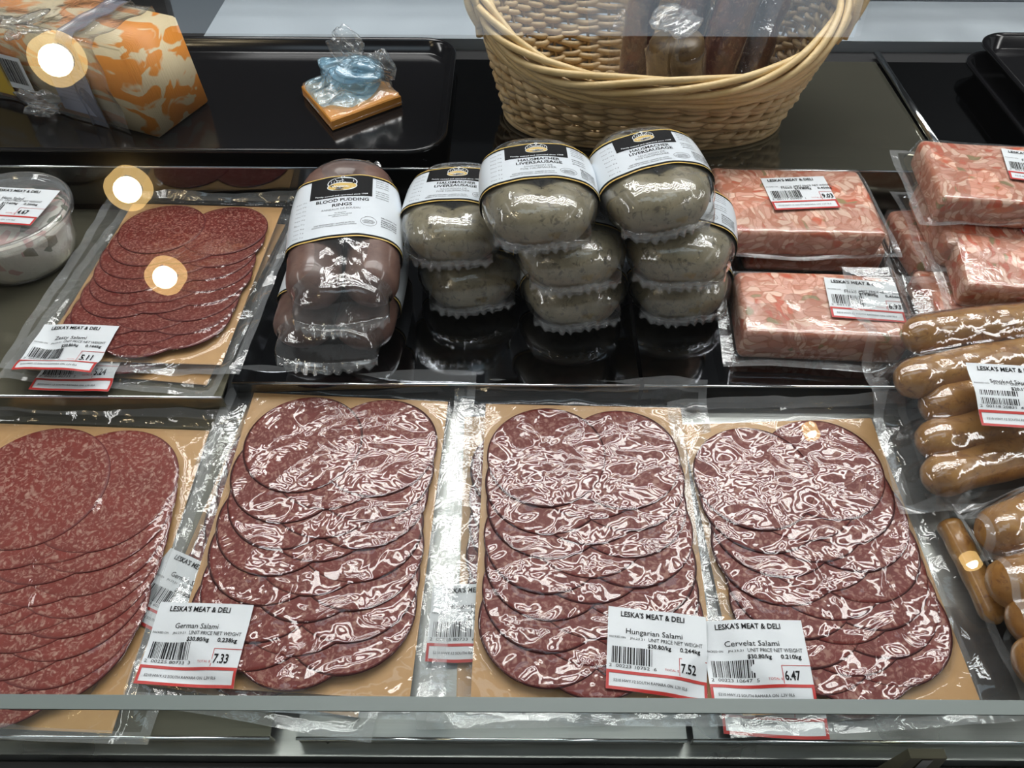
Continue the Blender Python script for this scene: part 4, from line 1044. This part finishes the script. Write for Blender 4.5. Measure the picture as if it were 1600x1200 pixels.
def tub(label, c, lab=True):
    t = thing('salad_tub', label, 'food tub', (c[0], c[1], 0.0455), (0, 0, 0), 'clear tubs of ham salad')
    R = 0.053
    lathe('tub', [(0.001, 0.0006), (R*0.74, 0.0006), (R*0.80, 0.003), (R*0.87, 0.012), (R*0.97, 0.040), (R, 0.046), (R*1.03, 0.0465)], M_tub, t)
    lathe('lid', [(R*1.05, 0.043), (R*1.075, 0.0445), (R*1.075, 0.0500), (R*1.04, 0.0518), (R*0.99, 0.0512), (R*0.96, 0.0475), (R*0.93, 0.0470), (R*0.5, 0.0476), (0.001, 0.048)], M_tub, t)
    n = 48; V = []; w = waves(7, 8, 60, 220)
    prof = [(0.0, 0.0015), (R*0.72, 0.0015), (R*0.78, 0.004), (R*0.845, 0.012), (R*0.93, 0.036)]
    prof += [(R*0.93*(1-k/12), 0.037+0.004*(k > 0)) for k in range(0, 12)] + [(0.0003, 0.042)]
    for r, z in prof:
        for j in range(n):
            x, y = r*math.cos(2*PI*j/n), r*math.sin(2*PI*j/n); V.append((x, y, z + (0.0022*float(w(np.array(x), np.array(y))) if z > 0.036 and r < R*0.9 else 0)))
    mesh('ham_salad', V, [(i*n+j, i*n+(j+1) % n, (i+1)*n+(j+1) % n, (i+1)*n+j) for i in range(len(prof)-1) for j in range(n)], M_salad, t)
    if lab:
        ca, sa = math.cos(rad(-6)), math.sin(rad(-6)); lx, ly = 0.004, 0.008
        price_label(t, lambda x, y, e: (lx+ca*x-sa*y, ly+sa*x+ca*y, 0.0492+e+0.0004*math.sin(x*60)), 'Ham Salad', '$17.60', '0.266', '4.67', 'JN.22.21', '00122 40467', text='white price label reading Ham Salad', lw=0.066, lh=0.050)
    return t
tub('round clear tub of ham salad with a price label, beside the zesty salami', (-0.434, 0.537))
tub('clear tub of salad nearer the customer, only its right side showing at the left edge', (-0.492, 0.428), True)

# ---------------------------------------------------------------- glass of the case
def glass_mat(name, gain, veil, tint):
    t = NT(name); fr = t.n('ShaderNodeFresnel', {'IOR': t.ior(1.5)}); fac = t.math('MINIMUM', t.math('MULTIPLY', fr.outputs[0], gain), 0.075)
    n = t.noise(t.coord(), 14, 4, 0.6, 0.5); d = t.n('ShaderNodeMapRange', {0: n.outputs[0], 1: 0.35, 2: 0.75, 3: veil*0.4, 4: veil*1.6})  # whitish diffuse layer, painting in pale reflections on the low pane
    m = t.n('ShaderNodeMixShader', {0: d.outputs[0], 1: t.n('ShaderNodeBsdfTransparent', {0: (*tint, 1)}), 2: t.n('ShaderNodeBsdfDiffuse', {0: (0.8, 0.85, 0.85, 1)})})
    return t.surf(t.n('ShaderNodeMixShader', {0: fac, 1: m, 2: t.n('ShaderNodeBsdfGlossy', {0: (1, 1, 1, 1), 'Roughness': 0.0})}))
M_glass = glass_mat('case_glass', 1.8, 0.0, (0.985, 0.99, 0.985))
M_lowglass = glass_mat('low_glass', 2.0, 0.05, (0.86, 0.90, 0.88))
y2 = 0.66; z2 = GZ + (y2-GY)*math.tan(GA)
V = [(-1.1, GY, GZ), (1.1, GY, GZ), (1.1, y2, z2), (-1.1, y2, z2)]
tag(mesh('window_1', V, [(0, 1, 2, 3)], M_glass, None, False), kind='structure')
w2_ = MB(); ya, yb = GY-0.0075, GY+0.0
w2_.add([(-1.1, ya, -0.10), (1.1, ya, -0.10), (1.1, ya, GZ-0.0005), (-1.1, ya, GZ-0.0005)], [(0, 1, 2, 3)])
tag(w2_.build('window_2', M_lowglass, None, False), kind='structure')
tag(MB().box(-1.1, 1.1, ya, yb, GZ-0.0012, GZ).build('trim_8', M_green, None, False), kind='structure')
# steel clip that holds the low glass, and the screw in the front rail
cb = P(1425, 1180, 0.02)
t = thing('glass_bracket', 'small dark steel bracket holding the low glass at the bottom right', 'bracket', (cb.x, ya-0.004, -0.05))
V = [(-0.017, -0.014, 0), (0.017, -0.014, 0), (0.017, -0.002, 0), (-0.017, -0.002, 0), (-0.010, -0.008, 0.088), (0.010, -0.008, 0.088), (0.010, -0.003, 0.088), (-0.010, -0.003, 0.088)]
mesh('bracket_plate', V, [(0, 1, 5, 4), (1, 2, 6, 5), (2, 3, 7, 6), (3, 0, 4, 7), (4, 5, 6, 7), (3, 2, 1, 0)], M_olive, t, False)
V = [(-0.003, -0.016, 0), (0.003, -0.016, 0), (0.003, -0.0085, 0.086), (-0.003, -0.0085, 0.086)]
mesh('bracket_rib', V, [(0, 1, 2, 3)], M_edge, t, False)
